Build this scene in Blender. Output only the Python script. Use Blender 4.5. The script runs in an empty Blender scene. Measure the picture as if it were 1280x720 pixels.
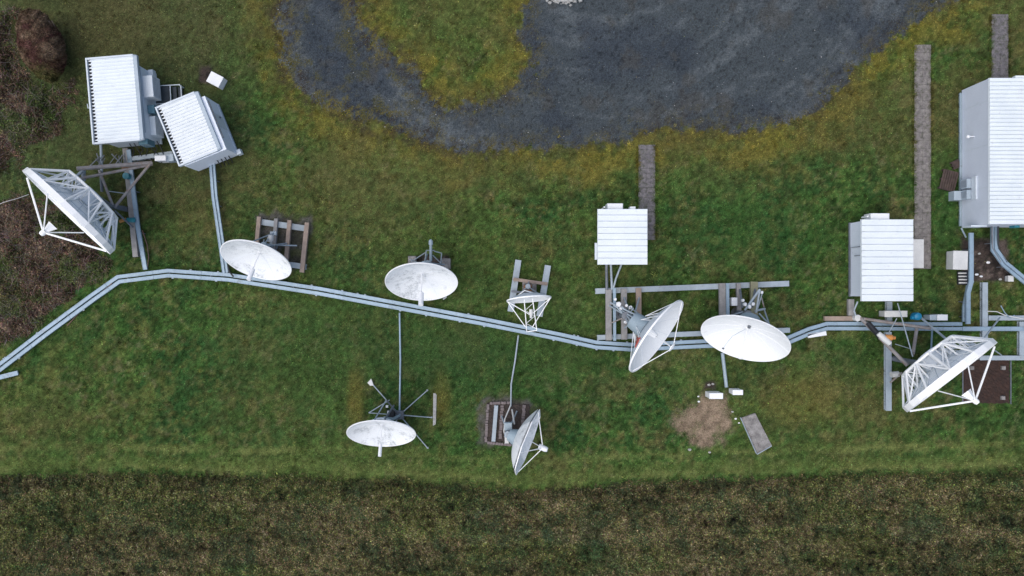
import bpy, math, random
import numpy as np
from mathutils import Vector, Matrix
R = math.radians
random.seed(7)
rng = np.random.default_rng(11)
scene = bpy.context.scene
COL = scene.collection

# ------------------------------------------------------------------ camera, world, sun, exposure
H = 45.0                 # flying height of the camera
S = 0.05                 # metres on the ground for one pixel of the 1280 wide photograph
cd = bpy.data.cameras.new('camera'); cam = bpy.data.objects.new('camera', cd); COL.objects.link(cam)
cam.location = (0, 0, H); cam.rotation_euler = (0, 0, 0)
cd.sensor_width = 36; cd.lens = 36 * H / 64.0; cd.clip_end = 2000
scene.camera = cam
w = bpy.data.worlds.new('World'); scene.world = w; w.use_nodes = True
nt = w.node_tree; bg = nt.nodes['Background']
sky = nt.nodes.new('ShaderNodeTexSky'); sky.sky_type = 'NISHITA'; sky.sun_disc = False
SUN_EL, SUN_AZ = 68, 236        # compass azimuth
sky.sun_elevation = R(SUN_EL); sky.sun_rotation = R(SUN_AZ)
sky.dust_density = 3.0; sky.ozone_density = 0.6; sky.air_density = 0.7
nt.links.new(sky.outputs[0], bg.inputs[0]); bg.inputs[1].default_value = 0.15
sl = bpy.data.lights.new('sun', 'SUN'); so = bpy.data.objects.new('sun', sl); COL.objects.link(so)
sl.energy = 1.4; sl.angle = R(95); sl.color = (1.0, 0.985, 0.92)
so.rotation_euler = (R(90 - SUN_EL), 0, R(180 - SUN_AZ)); so.location = (0, 0, 60)
scene.view_settings.view_transform = 'Standard'; scene.view_settings.look = 'None'
scene.view_settings.exposure = 0.30; scene.view_settings.gamma = 1

# ------------------------------------------------------------------ helpers
def P(px, py, z=0.0):
    k = S * (H - z) / H
    return Vector(((px - 640) * k, -(py - 360) * k, z))

def tag(o, label=None, cat=None, group=None, kind=None):
    if label: o['label'] = label
    if cat: o['category'] = cat
    if group: o['group'] = group
    if kind: o['kind'] = kind
    return o

def empty(name, loc, label, cat, group=None, rz=0.0):
    o = bpy.data.objects.new(name, None); COL.objects.link(o)
    o.empty_display_size = 0.3
    o.location = loc; o.rotation_euler = (0, 0, rz)
    o['_rz'] = rz
    return tag(o, label, cat, group)

def nz(nt, scale, detail=4, rough=0.6, coord=None, dim='3D'):
    n = nt.nodes.new('ShaderNodeTexNoise'); n.inputs['Scale'].default_value = scale
    n.inputs['Detail'].default_value = detail; n.inputs['Roughness'].default_value = rough
    if coord: nt.links.new(coord, n.inputs['Vector'])
    return n.outputs['Fac']

def maprange(nt, v, a, b, c=0.0, d=1.0):
    m = nt.nodes.new('ShaderNodeMapRange'); nt.links.new(v, m.inputs['Value'])
    for k, x in zip(('From Min', 'From Max', 'To Min', 'To Max'), (a, b, c, d)): m.inputs[k].default_value = x
    return m.outputs[0]

def mixc(nt, f, a, b, mode='MIX'):
    m = nt.nodes.new('ShaderNodeMix'); m.data_type = 'RGBA'; m.blend_type = mode
    for s, v in ((m.inputs[0], f), (m.inputs[6], a), (m.inputs[7], b)):
        if isinstance(v, (tuple, list)): s.default_value = (*v[:3], 1)
        elif isinstance(v, (int, float)): s.default_value = v
        else: nt.links.new(v, s)
    return m.outputs[2]

def mat(name, c1, c2=None, scale=1.5, rough=0.6, metal=0.0, stain=None, stain_at=(0.60, 0.72), stain_scale=1.2,
        speck=0.10, bump=0.0, bump_scale=30):
    m = bpy.data.materials.new(name); m.use_nodes = True; nt = m.node_tree
    b = nt.nodes['Principled BSDF']
    tc = nt.nodes.new('ShaderNodeNewGeometry'); co = tc.outputs['Position']
    c2 = c2 or tuple(x * 0.82 for x in c1)
    col = mixc(nt, maprange(nt, nz(nt, scale, 5, 0.65, co), 0.35, 0.68), c1, c2)
    sp = maprange(nt, nz(nt, 22, 3, 0.7, co), 0.3, 0.75, 1.0 + speck, 1.0 - speck)
    col = mixc(nt, 1.0, col, sp, 'MULTIPLY')
    if stain:
        f = maprange(nt, nz(nt, stain_scale, 6, 0.75, co), *stain_at)
        f2 = maprange(nt, nz(nt, 9, 4, 0.8, co), 0.35, 0.65)
        mm = nt.nodes.new('ShaderNodeMath'); mm.operation = 'MULTIPLY'
        nt.links.new(f, mm.inputs[0]); nt.links.new(f2, mm.inputs[1])
        col = mixc(nt, mm.outputs[0], col, stain)
    nt.links.new(col, b.inputs['Base Color'])
    b.inputs['Metallic'].default_value = metal
    nt.links.new(maprange(nt, nz(nt, 4, 3, 0.6, co), 0.3, 0.7, max(rough - 0.12, 0.05), min(rough + 0.12, 1)), b.inputs['Roughness'])
    if bump:
        bp = nt.nodes.new('ShaderNodeBump'); bp.inputs['Strength'].default_value = bump; bp.inputs['Distance'].default_value = 0.02
        nt.links.new(nz(nt, bump_scale, 5, 0.7, co), bp.inputs['Height']); nt.links.new(bp.outputs[0], b.inputs['Normal'])
    return m

M = {}
M['dish'] = mat('dish_paint', (.84, .87, .885), (.77, .80, .82), 0.8, .45, stain=(.30, .33, .35), stain_at=(.50, .62), stain_scale=.9)
M['dish_clean'] = mat('dish_paint_clean', (.86, .885, .895), (.83, .855, .87), 0.8, .42, stain=(.50, .53, .55), stain_at=(.64, .78))
M['dish_back'] = mat('dish_back', (.74, .79, .84), (.64, .69, .74), 0.9, .5, stain=(.30, .32, .34))
M['truss_back'] = mat('truss_panel_white', (.90, .92, .94), (.86, .89, .92), 1, .6)
M['truss'] = mat('white_truss_paint', (.90, .915, .92), (.87, .885, .89), 1.5, .45)
M['hub'] = mat('hub_grey_blue', (.30, .38, .43), (.24, .31, .36), 1.5, .5)
M['tray'] = mat('tray_galvanised', (.27, .37, .46), (.22, .31, .385), 0.7, .42, metal=.15, stain=(.16, .19, .21), stain_at=(.54, .68), stain_scale=1.8)
M['galv'] = mat('galvanised_beam', (.33, .395, .445), (.25, .30, .34), 1.2, .55, stain=(.20, .17, .13), stain_at=(.57, .7), stain_scale=2)
M['steel'] = mat('dark_steel', (.16, .18, .21), (.10, .115, .135), 2.0, .5)
M['pipe'] = mat('weathered_pipe', (.30, .28, .27), (.20, .19, .19), 2.0, .55, stain=(.22, .12, .07), stain_at=(.5, .62), stain_scale=3)
M['timber'] = mat('weathered_timber', (.34, .265, .215), (.24, .19, .16), 2.5, .8, stain=(.12, .11, .09), bump=.4)
M['greytimber'] = mat('grey_timber', (.29, .285, .28), (.21, .205, .205), 2.5, .8, stain=(.11, .11, .09), bump=.4)
M['mossybeam'] = mat('mossy_timber', (.24, .25, .15), (.19, .17, .12), 2.5, .8, bump=.4)
M['roof'] = mat('roof_white_sheet', (.70, .755, .79), (.63, .69, .73), 0.7, .42, stain=(.45, .46, .46), stain_at=(.58, .72), stain_scale=3.5)
M['roofstreak'] = mat('roof_weathered_sheet', (.70, .745, .775), (.62, .67, .70), 1.6, .45, stain=(.42, .42, .42), stain_at=(.60, .70), stain_scale=3.2)
M['fascia'] = mat('fascia_grey_blue', (.37, .44, .50), (.31, .38, .44), 1.0, .5)
M['frame'] = mat('pale_trim', (.60, .66, .71), (.52, .58, .63), 1.0, .5)
M['wall'] = mat('shelter_wall', (.74, .80, .89), (.70, .76, .85), 0.8, .55, stain=(.40, .44, .50), stain_at=(.6, .75))
M['wallgrey'] = mat('shelter_wall_grey', (.60, .67, .73), (.53, .60, .66), 0.8, .55)
M['white'] = mat('white_box_paint', (.78, .80, .82), (.70, .73, .76), 1.5, .45, stain=(.5, .5, .5))
M['whitewarm'] = mat('off_white_box', (.60, .61, .60), (.50, .51, .51), 1.5, .55, stain=(.38, .38, .37))
M['dark'] = mat('dark_void', (.025, .028, .034), None, 3, .8)
M['grille'] = mat('dark_grating', (.045, .06, .075), (.03, .04, .05), 3, .6)
M['glass'] = mat('unit_glass', (.10, .20, .26), (.08, .16, .2), 2, .2)
M['teal'] = mat('teal_enamel', (.03, .22, .27), (.02, .15, .19), 3, .4)
M['blue'] = mat('blue_enamel', (.01, .20, .36), (.01, .15, .28), 3, .35)
M['orange'] = mat('orange_enamel', (.62, .28, .07), (.45, .18, .05), 3, .4)
M['red'] = mat('red_paint', (.45, .06, .04), None, 3, .5)
M['rust'] = mat('rust', (.28, .14, .07), (.17, .09, .05), 4, .8)
M['cable'] = mat('black_cable', (.02, .022, .026), None, 3, .5)
M['redcable'] = mat('reddish_cable', (.17, .10, .08), None, 3, .6)
M['rubble'] = mat('rubble', (.42, .42, .41), (.24, .24, .22), 6, .8)
M['paver'] = mat('paver', (.17, .16, .165), (.085, .08, .088), 4.5, .9, stain=(.05, .06, .03), stain_at=(.48, .6), stain_scale=3.5, speck=.35, bump=.8)
M['paverlight'] = mat('paver_light', (.22, .205, .19), (.115, .105, .105), 4.0, .9, stain=(.06, .065, .04), stain_at=(.5, .62), stain_scale=3.5, speck=.35, bump=.8)
M['concrete'] = mat('concrete', (.29, .28, .27), (.14, .135, .13), 2.2, .9, stain=(.10, .09, .09), stain_at=(.48, .6), stain_scale=3, speck=.3, bump=.8)
M['padsoil'] = mat('pad_soil', (.055, .042, .036), (.028, .022, .02), 2.2, .95, stain=(.11, .085, .07), stain_at=(.55, .68), stain_scale=3, speck=.4, bump=1)
M['padgravel'] = mat('pad_gravel', (.10, .095, .095), (.05, .05, .048), 2.5, .95, stain=(.06, .07, .03), stain_at=(.5, .65), stain_scale=1.5, speck=.5, bump=1)
M['redsoil'] = mat('red_brown_bed', (.040, .020, .014), (.022, .012, .009), 2.2, .95, stain=(.07, .04, .025), stain_at=(.55, .7), stain_scale=4, speck=.5, bump=1)
M['brick'] = mat('edge_brick', (.20, .17, .17), (.13, .11, .11), 5, .9)

class MB:
    """collects shapes and links them as ONE mesh object; all coordinates are world ones unless root is turned"""
    def __init__(s): s.v = []; s.f = []
    def add(s, vs, fs):
        o = len(s.v); s.v += [tuple(v) for v in vs]; s.f += [tuple(i + o for i in f) for f in fs]
        return s
    def box(s, x0, x1, y0, y1, z0, z1, bev=0.0):
        return s.prism([(x0, y0), (x1, y0), (x1, y1), (x0, y1)], z0, z1, bev)
    def prism(s, pts, z0, z1, bev=0.0):
        n = len(pts)
        c = Vector((sum(p[0] for p in pts) / n, sum(p[1] for p in pts) / n))
        if bev:
            def ins(p):
                d = Vector((p[0], p[1])) - c; l = max(d.length, 1e-6); q = c + d * (l - bev * 1.41) / l; return (q.x, q.y)
            rings = [(pts, z0), (pts, z1 - bev), ([ins(p) for p in pts], z1)]
        else: rings = [(pts, z0), (pts, z1)]
        vs = [(p[0], p[1], z) for r, z in rings for p in r]; fs = [tuple(reversed(range(n)))]
        for k in range(len(rings) - 1):
            for i in range(n):
                j = (i + 1) % n; fs.append((k * n + i, k * n + j, (k + 1) * n + j, (k + 1) * n + i))
        fs.append(tuple(range((len(rings) - 1) * n, len(rings) * n)))
        return s.add(vs, fs)
    def bar(s, a, b, w, h=None):
        """rectangular bar from a to b; w across, h in the other direction"""
        a = Vector(a); b = Vector(b); h = h or w; d = (b - a).normalized()
        u = d.cross(Vector((0, 0, 1)));
        if u.length < 1e-3: u = Vector((1, 0, 0))
        u.normalize(); v = u.cross(d)
        vs = []
        for p in (a, b):
            for x, y in ((-1, -1), (1, -1), (1, 1), (-1, 1)): vs.append(p + u * x * w / 2 + v * y * h / 2)
        return s.add(vs, [(0, 1, 2, 3), (7, 6, 5, 4), (0, 4, 5, 1), (1, 5, 6, 2), (2, 6, 7, 3), (3, 7, 4, 0)])
    def tube(s, pts, r, n=8, r2=None):
        pts = [Vector(p) for p in pts]; r2 = r if r2 is None else r2
        vs = []; m = len(pts); up = None
        for i, p in enumerate(pts):
            d = (pts[min(i + 1, m - 1)] - pts[max(i - 1, 0)]).normalized()
            u = d.cross(up or Vector((0.13, 0.2, 1)));
            if u.length < 1e-3: u = d.cross(Vector((1, 0, 0)))
            u.normalize(); v = d.cross(u); rr = r + (r2 - r) * i / (m - 1)
            for k in range(n):
                t = 2 * math.pi * k / n; vs.append(p + u * math.cos(t) * rr + v * math.sin(t) * rr)
        fs = [tuple(reversed(range(n))), tuple(range((m - 1) * n, m * n))]
        for i in range(m - 1):
            for k in range(n):
                j = (k + 1) % n; fs.append((i * n + k, i * n + j, (i + 1) * n + j, (i + 1) * n + k))
        return s.add(vs, fs)
    def lathe(s, o, ax, prof, n=32, closed=False):
        """prof: (radius, height along ax)"""
        o = Vector(o); ax = Vector(ax).normalized()
        u = Vector((0, 0, 1)).cross(ax);
        if u.length < 1e-3: u = Vector((1, 0, 0))
        u.normalize(); v = ax.cross(u); vs = []; m = len(prof)
        for r, h in prof:
            for k in range(n):
                t = 2 * math.pi * k / n; vs.append(o + ax * h + u * math.cos(t) * r + v * math.sin(t) * r)
        fs = []
        for i in range(m - 1 if not closed else m):
            for k in range(n):
                j = (k + 1) % n; i2 = (i + 1) % m; fs.append((i * n + k, i * n + j, i2 * n + j, i2 * n + k))
        return s.add(vs, fs)
    def ribbon(s, pts, w, z0, z1, off=0.0):
        """continuous mitred box along a path; off shifts sideways (to the left of the way)"""
        q = [Vector((p[0], p[1])) for p in pts]; n = len(q); vs = []
        zz = [(p[2] if len(p) > 2 else 0.0) for p in pts]
        for i, p in enumerate(q):
            d1 = (q[i] - q[i - 1]).normalized() if i else (q[1] - q[0]).normalized()
            d2 = (q[i + 1] - q[i]).normalized() if i < n - 1 else d1
            t = (d1 + d2).normalized(); nn = Vector((-t.y, t.x)); c = max(t.dot(d1), 0.5)
            a = p + nn * (off + w / 2) / c; b = p + nn * (off - w / 2) / c
            vs += [(a.x, a.y, z0), (b.x, b.y, z0), (b.x, b.y, z1), (a.x, a.y, z1)]
        fs = [(0, 1, 2, 3), tuple(reversed([4 * (n - 1) + k for k in range(4)]))]
        for i in range(n - 1):
            for k in range(4): fs.append((4 * i + k, 4 * i + 4 + k, 4 * i + 4 + (k + 1) % 4, 4 * i + (k + 1) % 4))
        return s.add(vs, fs)
    def build(s, name, m, parent=None, smooth=False):
        vs = s.v
        if parent is not None and not parent.get('_local'):
            # subtract the location of the top-level root
            r = parent
            while r.parent is not None: r = r.parent
            mi = Matrix.Translation(r.location) @ Matrix.Rotation(r['_rz'], 4, 'Z')
            mi = mi.inverted()
            if not r.get('_inlocal'): vs = [tuple(mi @ Vector(v)) for v in vs]
        me = bpy.data.meshes.new(name); me.from_pydata(vs, [], s.f); me.update()
        import bmesh
        bm = bmesh.new(); bm.from_mesh(me); bmesh.ops.recalc_face_normals(bm, faces=bm.faces); bm.to_mesh(me); bm.free()
        if smooth:
            me.polygons.foreach_set('use_smooth', [True] * len(me.polygons))
            try: me.set_sharp_from_angle(angle=R(35))
            except Exception: pass
        me.materials.append(m if not isinstance(m, str) else M[m])
        o = bpy.data.objects.new(name, me); COL.objects.link(o)
        if parent is None:          # top-level: origin at the thing's base
            a = np.array([v.co[:] for v in me.vertices]); c = a.mean(0); c[2] = a[:, 2].min()
            me.transform(Matrix.Translation(-Vector(c))); o.location = c; o['_rz'] = 0.0
        o.parent = parent
        return o

# ------------------------------------------------------------------ ground fields (numpy)
def hashgrid(seed, n=256): return np.random.default_rng(seed).random((n, n))
HG = {}
def vnoise(x, y, scale, seed):
    if seed not in HG: HG[seed] = hashgrid(seed)
    g = HG[seed]; n = g.shape[0]
    x = x * scale + seed * 7.31; y = y * scale + seed * 3.77
    xi = np.floor(x).astype(int); yi = np.floor(y).astype(int); fx = x - xi; fy = y - yi
    fx = fx * fx * (3 - 2 * fx); fy = fy * fy * (3 - 2 * fy)
    a = g[xi % n, yi % n]; b = g[(xi + 1) % n, yi % n]; c = g[xi % n, (yi + 1) % n]; d = g[(xi + 1) % n, (yi + 1) % n]
    return (a * (1 - fx) + b * fx) * (1 - fy) + (c * (1 - fx) + d * fx) * fy
def fbm(x, y, scale, seed, oct=4, g=0.55):
    s = 0; a = 1; t = 0
    ang = 0.6
    for i in range(oct):
        ca, sa = math.cos(ang * i), math.sin(ang * i)
        s = s + a * vnoise(x * ca - y * sa, x * sa + y * ca, scale * 2 ** i, seed + i); t += a; a *= g
    return s / t
def sstep(a, b, x):
    t = np.clip((x - a) / (b - a), 0, 1); return t * t * (3 - 2 * t)
def polysd(x, y, pts):
    """signed distance in metres, positive inside; pts in photo pixels on the ground"""
    q = np.array([P(a, b)[:2] for a, b in pts]); n = len(q)
    d = np.full(x.shape, 1e9); ins = np.zeros(x.shape, bool)
    for i in range(n):
        a = q[i]; b = q[(i + 1) % n]; e = b - a; wx = x - a[0]; wy = y - a[1]
        t = np.clip((wx * e[0] + wy * e[1]) / (e @ e), 0, 1)
        d = np.minimum(d, (wx - e[0] * t) ** 2 + (wy - e[1] * t) ** 2)
        c = ((a[1] <= y) & (b[1] > y)) | ((b[1] <= y) & (a[1] > y))
        with np.errstate(divide='ignore', invalid='ignore'):
            xx = a[0] + (y - a[1]) / (b[1] - a[1] if b[1] != a[1] else 1e-9) * e[0]
        ins ^= c & (x < xx)
    d = np.sqrt(d); return np.where(ins, d, -d)
GR_OUT = [(300, -400), (345, -80), (346, 0), (347, 40), (353, 75), (366, 103), (388, 124), (420, 138), (450, 150), (485, 158), (520, 171), (560, 184),
          (620, 189), (680, 187), (740, 181), (790, 170), (830, 163), (880, 166), (930, 167), (985, 157), (1022, 138), (1050, 112),
          (1085, 74), (1130, 38), (1165, 12), (1185, 0), (1300, -90), (1500, -400)]
GR_ISL = [(380, -400), (432, -80), (444, 0), (450, 22), (470, 50), (497, 70), (520, 88), (540, 118), (560, 132), (585, 134), (615, 128), (642, 110), (662, 92),
          (660, 70), (645, 42), (650, 14), (660, 0), (690, -80), (760, -400)]
FIELD = [(-1500, 600), (0, 599), (150, 592), (300, 597), (500, 602), (640, 613), (760, 608), (900, 599), (1100, 594), (1280, 590), (2800, 585), (2800, 2200), (-1500, 2200)]
BR1 = [(-600, -60), (0, 14), (15, 16), (22, 40), (26, 80), (40, 108), (90, 112), (80, 140), (70, 165), (40, 190), (0, 204), (-600, 240)]
BR2 = [(-600, 240), (0, 254), (40, 250), (72, 272), (108, 300), (122, 332), (116, 358), (88, 382), (40, 406), (0, 424), (-600, 620)]
SOIL = [(848, 520), (858, 505), (880, 498), (905, 500), (917, 512), (914, 535), (900, 548), (880, 556), (862, 548), (846, 540)]
PADG = [[(324, 266), (388, 271), (383, 336), (320, 332)], [(600, 497), (664, 499), (664, 556), (599, 553)]]
PADE = [[(1203, 299), (1260, 297), (1262, 350), (1203, 351)], [(249, 80), (267, 82), (265, 106), (248, 104)], [(511, 319), (562, 319), (562, 335), (511, 335)], [(880, 478), (894, 479), (894, 487), (880, 486)]]
def padf(x, y):
    w_ = (fbm(x, y, 1.8, 150, 3) - .5) * .9; a = np.full(x.shape, -9.0); b = np.full(x.shape, -9.0)
    for q in PADG: a = np.maximum(a, polysd(x, y, q))
    for q in PADE: b = np.maximum(b, polysd(x, y, q))
    return a + w_, b + w_ * .6
def fields(x, y):
    wob = (fbm(x, y, 0.9, 40, 4) - .5) * 1.5 + (fbm(x, y, 3.5, 48, 3) - .5) * .7
    go = polysd(x, y, GR_OUT); gi = polysd(x, y, GR_ISL)
    g = np.minimum(go, -gi) + wob * .95 + (fbm(x, y, 5.5, 170, 2) - .5) * .55
    fd = polysd(x, y, FIELD) + (fbm(x, y, .5, 60, 4) - .5) * .55 + (fbm(x, y, 4, 65, 2) - .5) * .5
    br = np.maximum(polysd(x, y, BR1), polysd(x, y, BR2)) + (fbm(x, y, .7, 70, 4) - .5) * 3.2
    so = polysd(x, y, SOIL) + (fbm(x, y, 1.6, 80, 4) - .5) * 1.7
    return g, fd, br, so
def lerp(a, b, t): return a + (b - a) * t[..., None]
def A3(*c): return np.array(c, float)
def lawn_colour(x, y, g, fd, br, so):
    n1 = fbm(x, y, .13, 1, 4); n2 = fbm(x, y, .45, 5, 4); n3 = fbm(x, y, 1.6, 10, 3); n4 = fbm(x, y, .22, 15, 4)
    c = np.broadcast_to(A3(.040, .088, .021), x.shape + (3,)).copy()
    c = lerp(c, A3(.024, .066, .019), sstep(.48, .64, n2))               # lush dark green
    c = lerp(c, A3(.078, .102, .028), sstep(.50, .68, n1 * .6 + n2 * .1 + n3 * .3) * .6)   # olive
    c = lerp(c, A3(.115, .095, .042), sstep(.56, .70, n4 * .5 + n3 * .5) * .6)   # dry brownish
    c = lerp(c, A3(.05, .05, .022), sstep(.58, .72, fbm(x, y, 2.6, 18, 2)) * .4)
    mo = fbm(x, y, 2.4, 400, 3, .7); mo2 = fbm(x, y, 6.0, 405, 2, .8)
    mo3 = fbm(x, y, 4.2, 410, 3, .8); mo4 = fbm(x, y, 1.1, 415, 4, .75)
    c = lerp(c, A3(.125, .128, .040), sstep(.52, .70, mo3 * .65 + mo4 * .35) * .50)
    c = lerp(c, A3(.030, .085, .022), sstep(.50, .34, mo3 * .6 + mo4 * .4) * .30)
    c = lerp(c, A3(.085, .070, .045), sstep(.56, .70, mo4) * sstep(.45, .6, mo2) * .5)
    c = c * np.clip(1.0 + .6 * (mo - .5) + 1.0 * (mo2 - .5), .3, 2.2)[..., None]
    c = lerp(c, A3(.105, .115, .034), sstep(.56, .74, mo * .6 + n2 * .4) * .55)
    c = lerp(c, A3(.022, .050, .016), sstep(.46, .30, mo * .5 + n2 * .5) * .5)
    # moss and yellow growth beside the gravel
    ms = sstep(-2.9, -.7, g + (n2 - .5) * 3.0)
    c = lerp(c, A3(.148, .134, .026), ms * (.35 + .65 * sstep(.38, .6, n3)) * .85 * (.75 + .5 * mo2))
    bigp = fbm(x, y, .09, 430, 3, .5)
    c = lerp(c, A3(.092, .106, .032), sstep(.50, .64, bigp) * .24)
    for (a, b, ra, rb, k) in ((420, 250, 4.5, 3.6, .5), (235, 270, 1.8, 3.0, .45), (600, 220, 7, 1.6, .4), (900, 210, 5, 1.8, .3), (1020, 490, 5, 2.2, .45), (150, 30, 5, 2.5, .45), (90, 520, 4, 1.8, .25)):
        p = P(a, b); c = lerp(c, A3(.105, .096, .036), np.exp(-(((x - p.x) / ra) ** 2 + ((y - p.y) / rb) ** 2)) * k * (.4 + 1.1 * n3))
    for (a, b, ra, rb, k) in ((250, 120, 1.2, 2.2, .6), (60, 400, 3, 2, .5), (950, 290, 5, 2, .45), (560, 440, 5, 2.2, .5), (1180, 260, 1.2, 5, .5), (360, 420, 5, 2, .3), (1060, 440, 2.4, 1.6, .5)):
        p = P(a, b); c = lerp(c, A3(.026, .074, .020), np.exp(-(((x - p.x) / ra) ** 2 + ((y - p.y) / rb) ** 2)) * k)
    up = sstep(6.0, 9.5, y) * sstep(.35, .6, n4)
    c = lerp(c, A3(.090, .084, .030), up * .5)
    lf = sstep(-14, -20, x) * sstep(3, 8, y)
    c = lerp(c, A3(.062, .066, .032), lf * .55)
    # mown lighter strip above the field
    st = sstep(-2.3, -1.6, fd) * (1 - sstep(-.2, 0, fd)); tr = (.5 + .5 * np.cos((fd + .85) * 2 * np.pi / 1.15)) * (.6 + .8 * n2)
    c = lerp(c, A3(.095, .128, .036), st * (.12 + .50 * tr))
    for ofs in (.55, 1.75): c = lerp(c, A3(.125, .150, .048), np.exp(-((fd + ofs + .25 * (n1 - .5)) / .16) ** 2) * (.25 + .9 * sstep(.4, .6, n2)) * .8)
    # broad darker green patch in the middle
    dk = np.exp(-(((x + 3) / 11) ** 2 + ((y + 5) / 4.5) ** 2))
    c = lerp(c, A3(.026, .060, .020), dk * .45)
    for (a, b, ra, rb, k) in ((444, 500, .55, 1.9, .8), (552, 500, .6, 1.7, .7), (868, 470, .45, 1.4, .0), (1000, 500, 2.5, 1.6, .5), (60, 430, 2.5, 1.5, .0)):
        p = P(a, b); e = np.exp(-(((x - p.x) / ra) ** 2 + ((y - p.y) / rb) ** 2) ** 2) * k
        c = lerp(c, A3(.120, .112, .030), e * (.5 + n3 * .8))
    gy_ = c.mean(-1, keepdims=True); c = c * .98 + gy_ * np.array([.03, .02, .015])
    return c * np.clip(1.0 + .15 * (mo - .5) + .85 * (mo2 - .5), .3, 2)[..., None]
def gravel_colour(x, y):
    a = fbm(x, y, .25, 21, 4)
    u = np.hypot(x - 5.5, (y - 27)) ; sw = fbm(u * 1.6, np.arctan2(y - 27, x - 5.5) * 3.0, .8, 26, 4)   # tyre swirls
    f = fbm(x, y, 2.2, 31, 4, .7)
    c = np.broadcast_to(A3(.064, .078, .088), x.shape + (3,)).copy()
    c = lerp(c, A3(.104, .122, .134), sstep(.46, .66, sw * .6 + f * .4))
    c = lerp(c, A3(.046, .058, .073), sstep(.46, .66, a) * .8)
    c = lerp(c, A3(.072, .072, .068), sstep(.60, .72, fbm(x, y, .8, 36, 4)) * .5)
    return c * (1 - .40 * sstep(.66, .74, fbm(x, y, 7.0, 440, 2, .9)) + .25 * (fbm(x, y, 6.0, 445, 2) - .5))[..., None]
def ground_colour(x, y):
    g, fd, br, so = fields(x, y)
    c = lawn_colour(x, y, g, fd, br, so)
    gc = gravel_colour(x, y)
    f3 = fbm(x, y, 3.0, 90, 3)
    gx2 = fbm(x, y, 2.6, 180, 3, .8); moss_in = sstep(.52, .60, gx2) * sstep(1.9, .3, g) * sstep(-.2, .1, g)
    lit = np.exp(-((g - .15) / .85) ** 2) * sstep(.36, .54, f3) * (.55 + .45 * sstep(0, -8, x))          # brown leaf litter at the edge
    c = lerp(c, gc, sstep(-.15, .25, g))
    c = lerp(c, A3(.040, .031, .024), lit * .9)
    c = lerp(c, A3(.135, .118, .030), moss_in * (.35 + .5 * sstep(0, -12, x)))
    west = sstep(-3, -9, x)
    c = lerp(c, A3(.085, .080, .026), sstep(.60, .68, fbm(x, y, 1.1, 94, 4)) * sstep(-.1, .2, g) * (1 - sstep(1.2, 3.5, g)) * .8 * west)
    fn = fbm(x, y, 1.4, 100, 4); fn2 = fbm(x, y, .35, 104, 3)
    fc = lerp(np.broadcast_to(A3(.044, .042, .026), x.shape + (3,)).copy(), A3(.046, .058, .026), sstep(.42, .62, fn2))  # field ground kept dark, painting in the shade below the leaves for depth
    fc = lerp(fc, A3(.105, .085, .050), sstep(.55, .72, fn))
    c = lerp(c, fc, sstep(-.1, .15, fd))
    bc = lerp(np.broadcast_to(A3(.040, .036, .026), x.shape + (3,)).copy(), A3(.050, .040, .038), sstep(.4, .6, fn))
    c = lerp(c, bc, sstep(-.3, .4, br))
    sc = lerp(np.broadcast_to(A3(.29, .225, .162), x.shape + (3,)).copy(), A3(.165, .125, .090), sstep(.4, .65, f3))
    c = lerp(c, sc, sstep(-.5, .35, so) * (.55 + .45 * sstep(.3, .5, fn)))
    pg_, pe_ = padf(x, y)
    gp = lerp(np.broadcast_to(A3(.105, .098, .094), x.shape + (3,)).copy(), A3(.055, .052, .046), sstep(.42, .6, f3)); gp = lerp(gp, A3(.075, .085, .034), sstep(.55, .66, fn) * .6)
    c = lerp(c, gp, sstep(-.25, .2, pg_) * .9)
    ep = lerp(np.broadcast_to(A3(.060, .047, .042), x.shape + (3,)).copy(), A3(.030, .026, .024), sstep(.4, .6, f3)); ep = lerp(ep, A3(.125, .10, .088), sstep(.56, .68, fbm(x, y, 2.2, 160, 4)) * .8)
    c = lerp(c, ep, sstep(-.15, .15, pe_))
    return c, g, fd, br, so
def bramble_h(x, y, br):
    return sstep(-.3, 1.4, br) * (.10 + 1.9 * fbm(x, y, 1.1, 120, 4, .6) ** 2.2)
def field_h(x, y, fd):
    return sstep(-.1, .25, fd) * (.05 + .16 * fbm(x, y, 1.8, 130, 3))

# ------------------------------------------------------------------ ground meshes: one sheet split by surface, all faces joined edge to edge
fine = 0.14
gx = np.concatenate([[-900, -600, -400, -250, -180, -130], np.arange(-100, -38.5, 1.2), np.arange(-38, 38.01, fine), np.arange(39, 101, 1.2), [130, 180, 250, 400, 600, 900]])
gy = np.concatenate([[-900, -600, -400, -250, -180, -130], np.arange(-90, -22.5, 1.2), np.arange(-22, 22.01, fine), np.arange(23, 91, 1.2), [130, 180, 250, 400, 600, 900]])
X, Y = np.meshgrid(gx, gy, indexing='ij')
C, g, fd, br, so_ = ground_colour(X, Y)
Z = (fbm(X, Y, .8, 140, 3) - .5) * .03 + bramble_h(X, Y, br) * .75 + field_h(X, Y, fd) * .6
inside = (np.abs(X) < 37.5) & (np.abs(Y) < 21.5); Z = np.where(inside, Z, 0)
nx, ny = X.shape
idx = np.arange(nx * ny).reshape(nx, ny)
quads = np.stack([idx[:-1, :-1], idx[1:, :-1], idx[1:, 1:], idx[:-1, 1:]], -1).reshape(-1, 4)
fc = lambda a: ((a[:-1, :-1] + a[1:, :-1] + a[1:, 1:] + a[:-1, 1:]) / 4).reshape(-1)
gF, fF, bF, sF = fc(g), fc(fd), fc(br), fc(so_)
kind = np.zeros(len(quads), int)
kind[gF > 0] = 1; kind[fF > 0] = 2; kind[sF > 0] = 4
pgv, pev = padf(X, Y); kind[fc(pgv) > 0] = 5; kind[fc(pev) > 0] = 6
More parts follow.
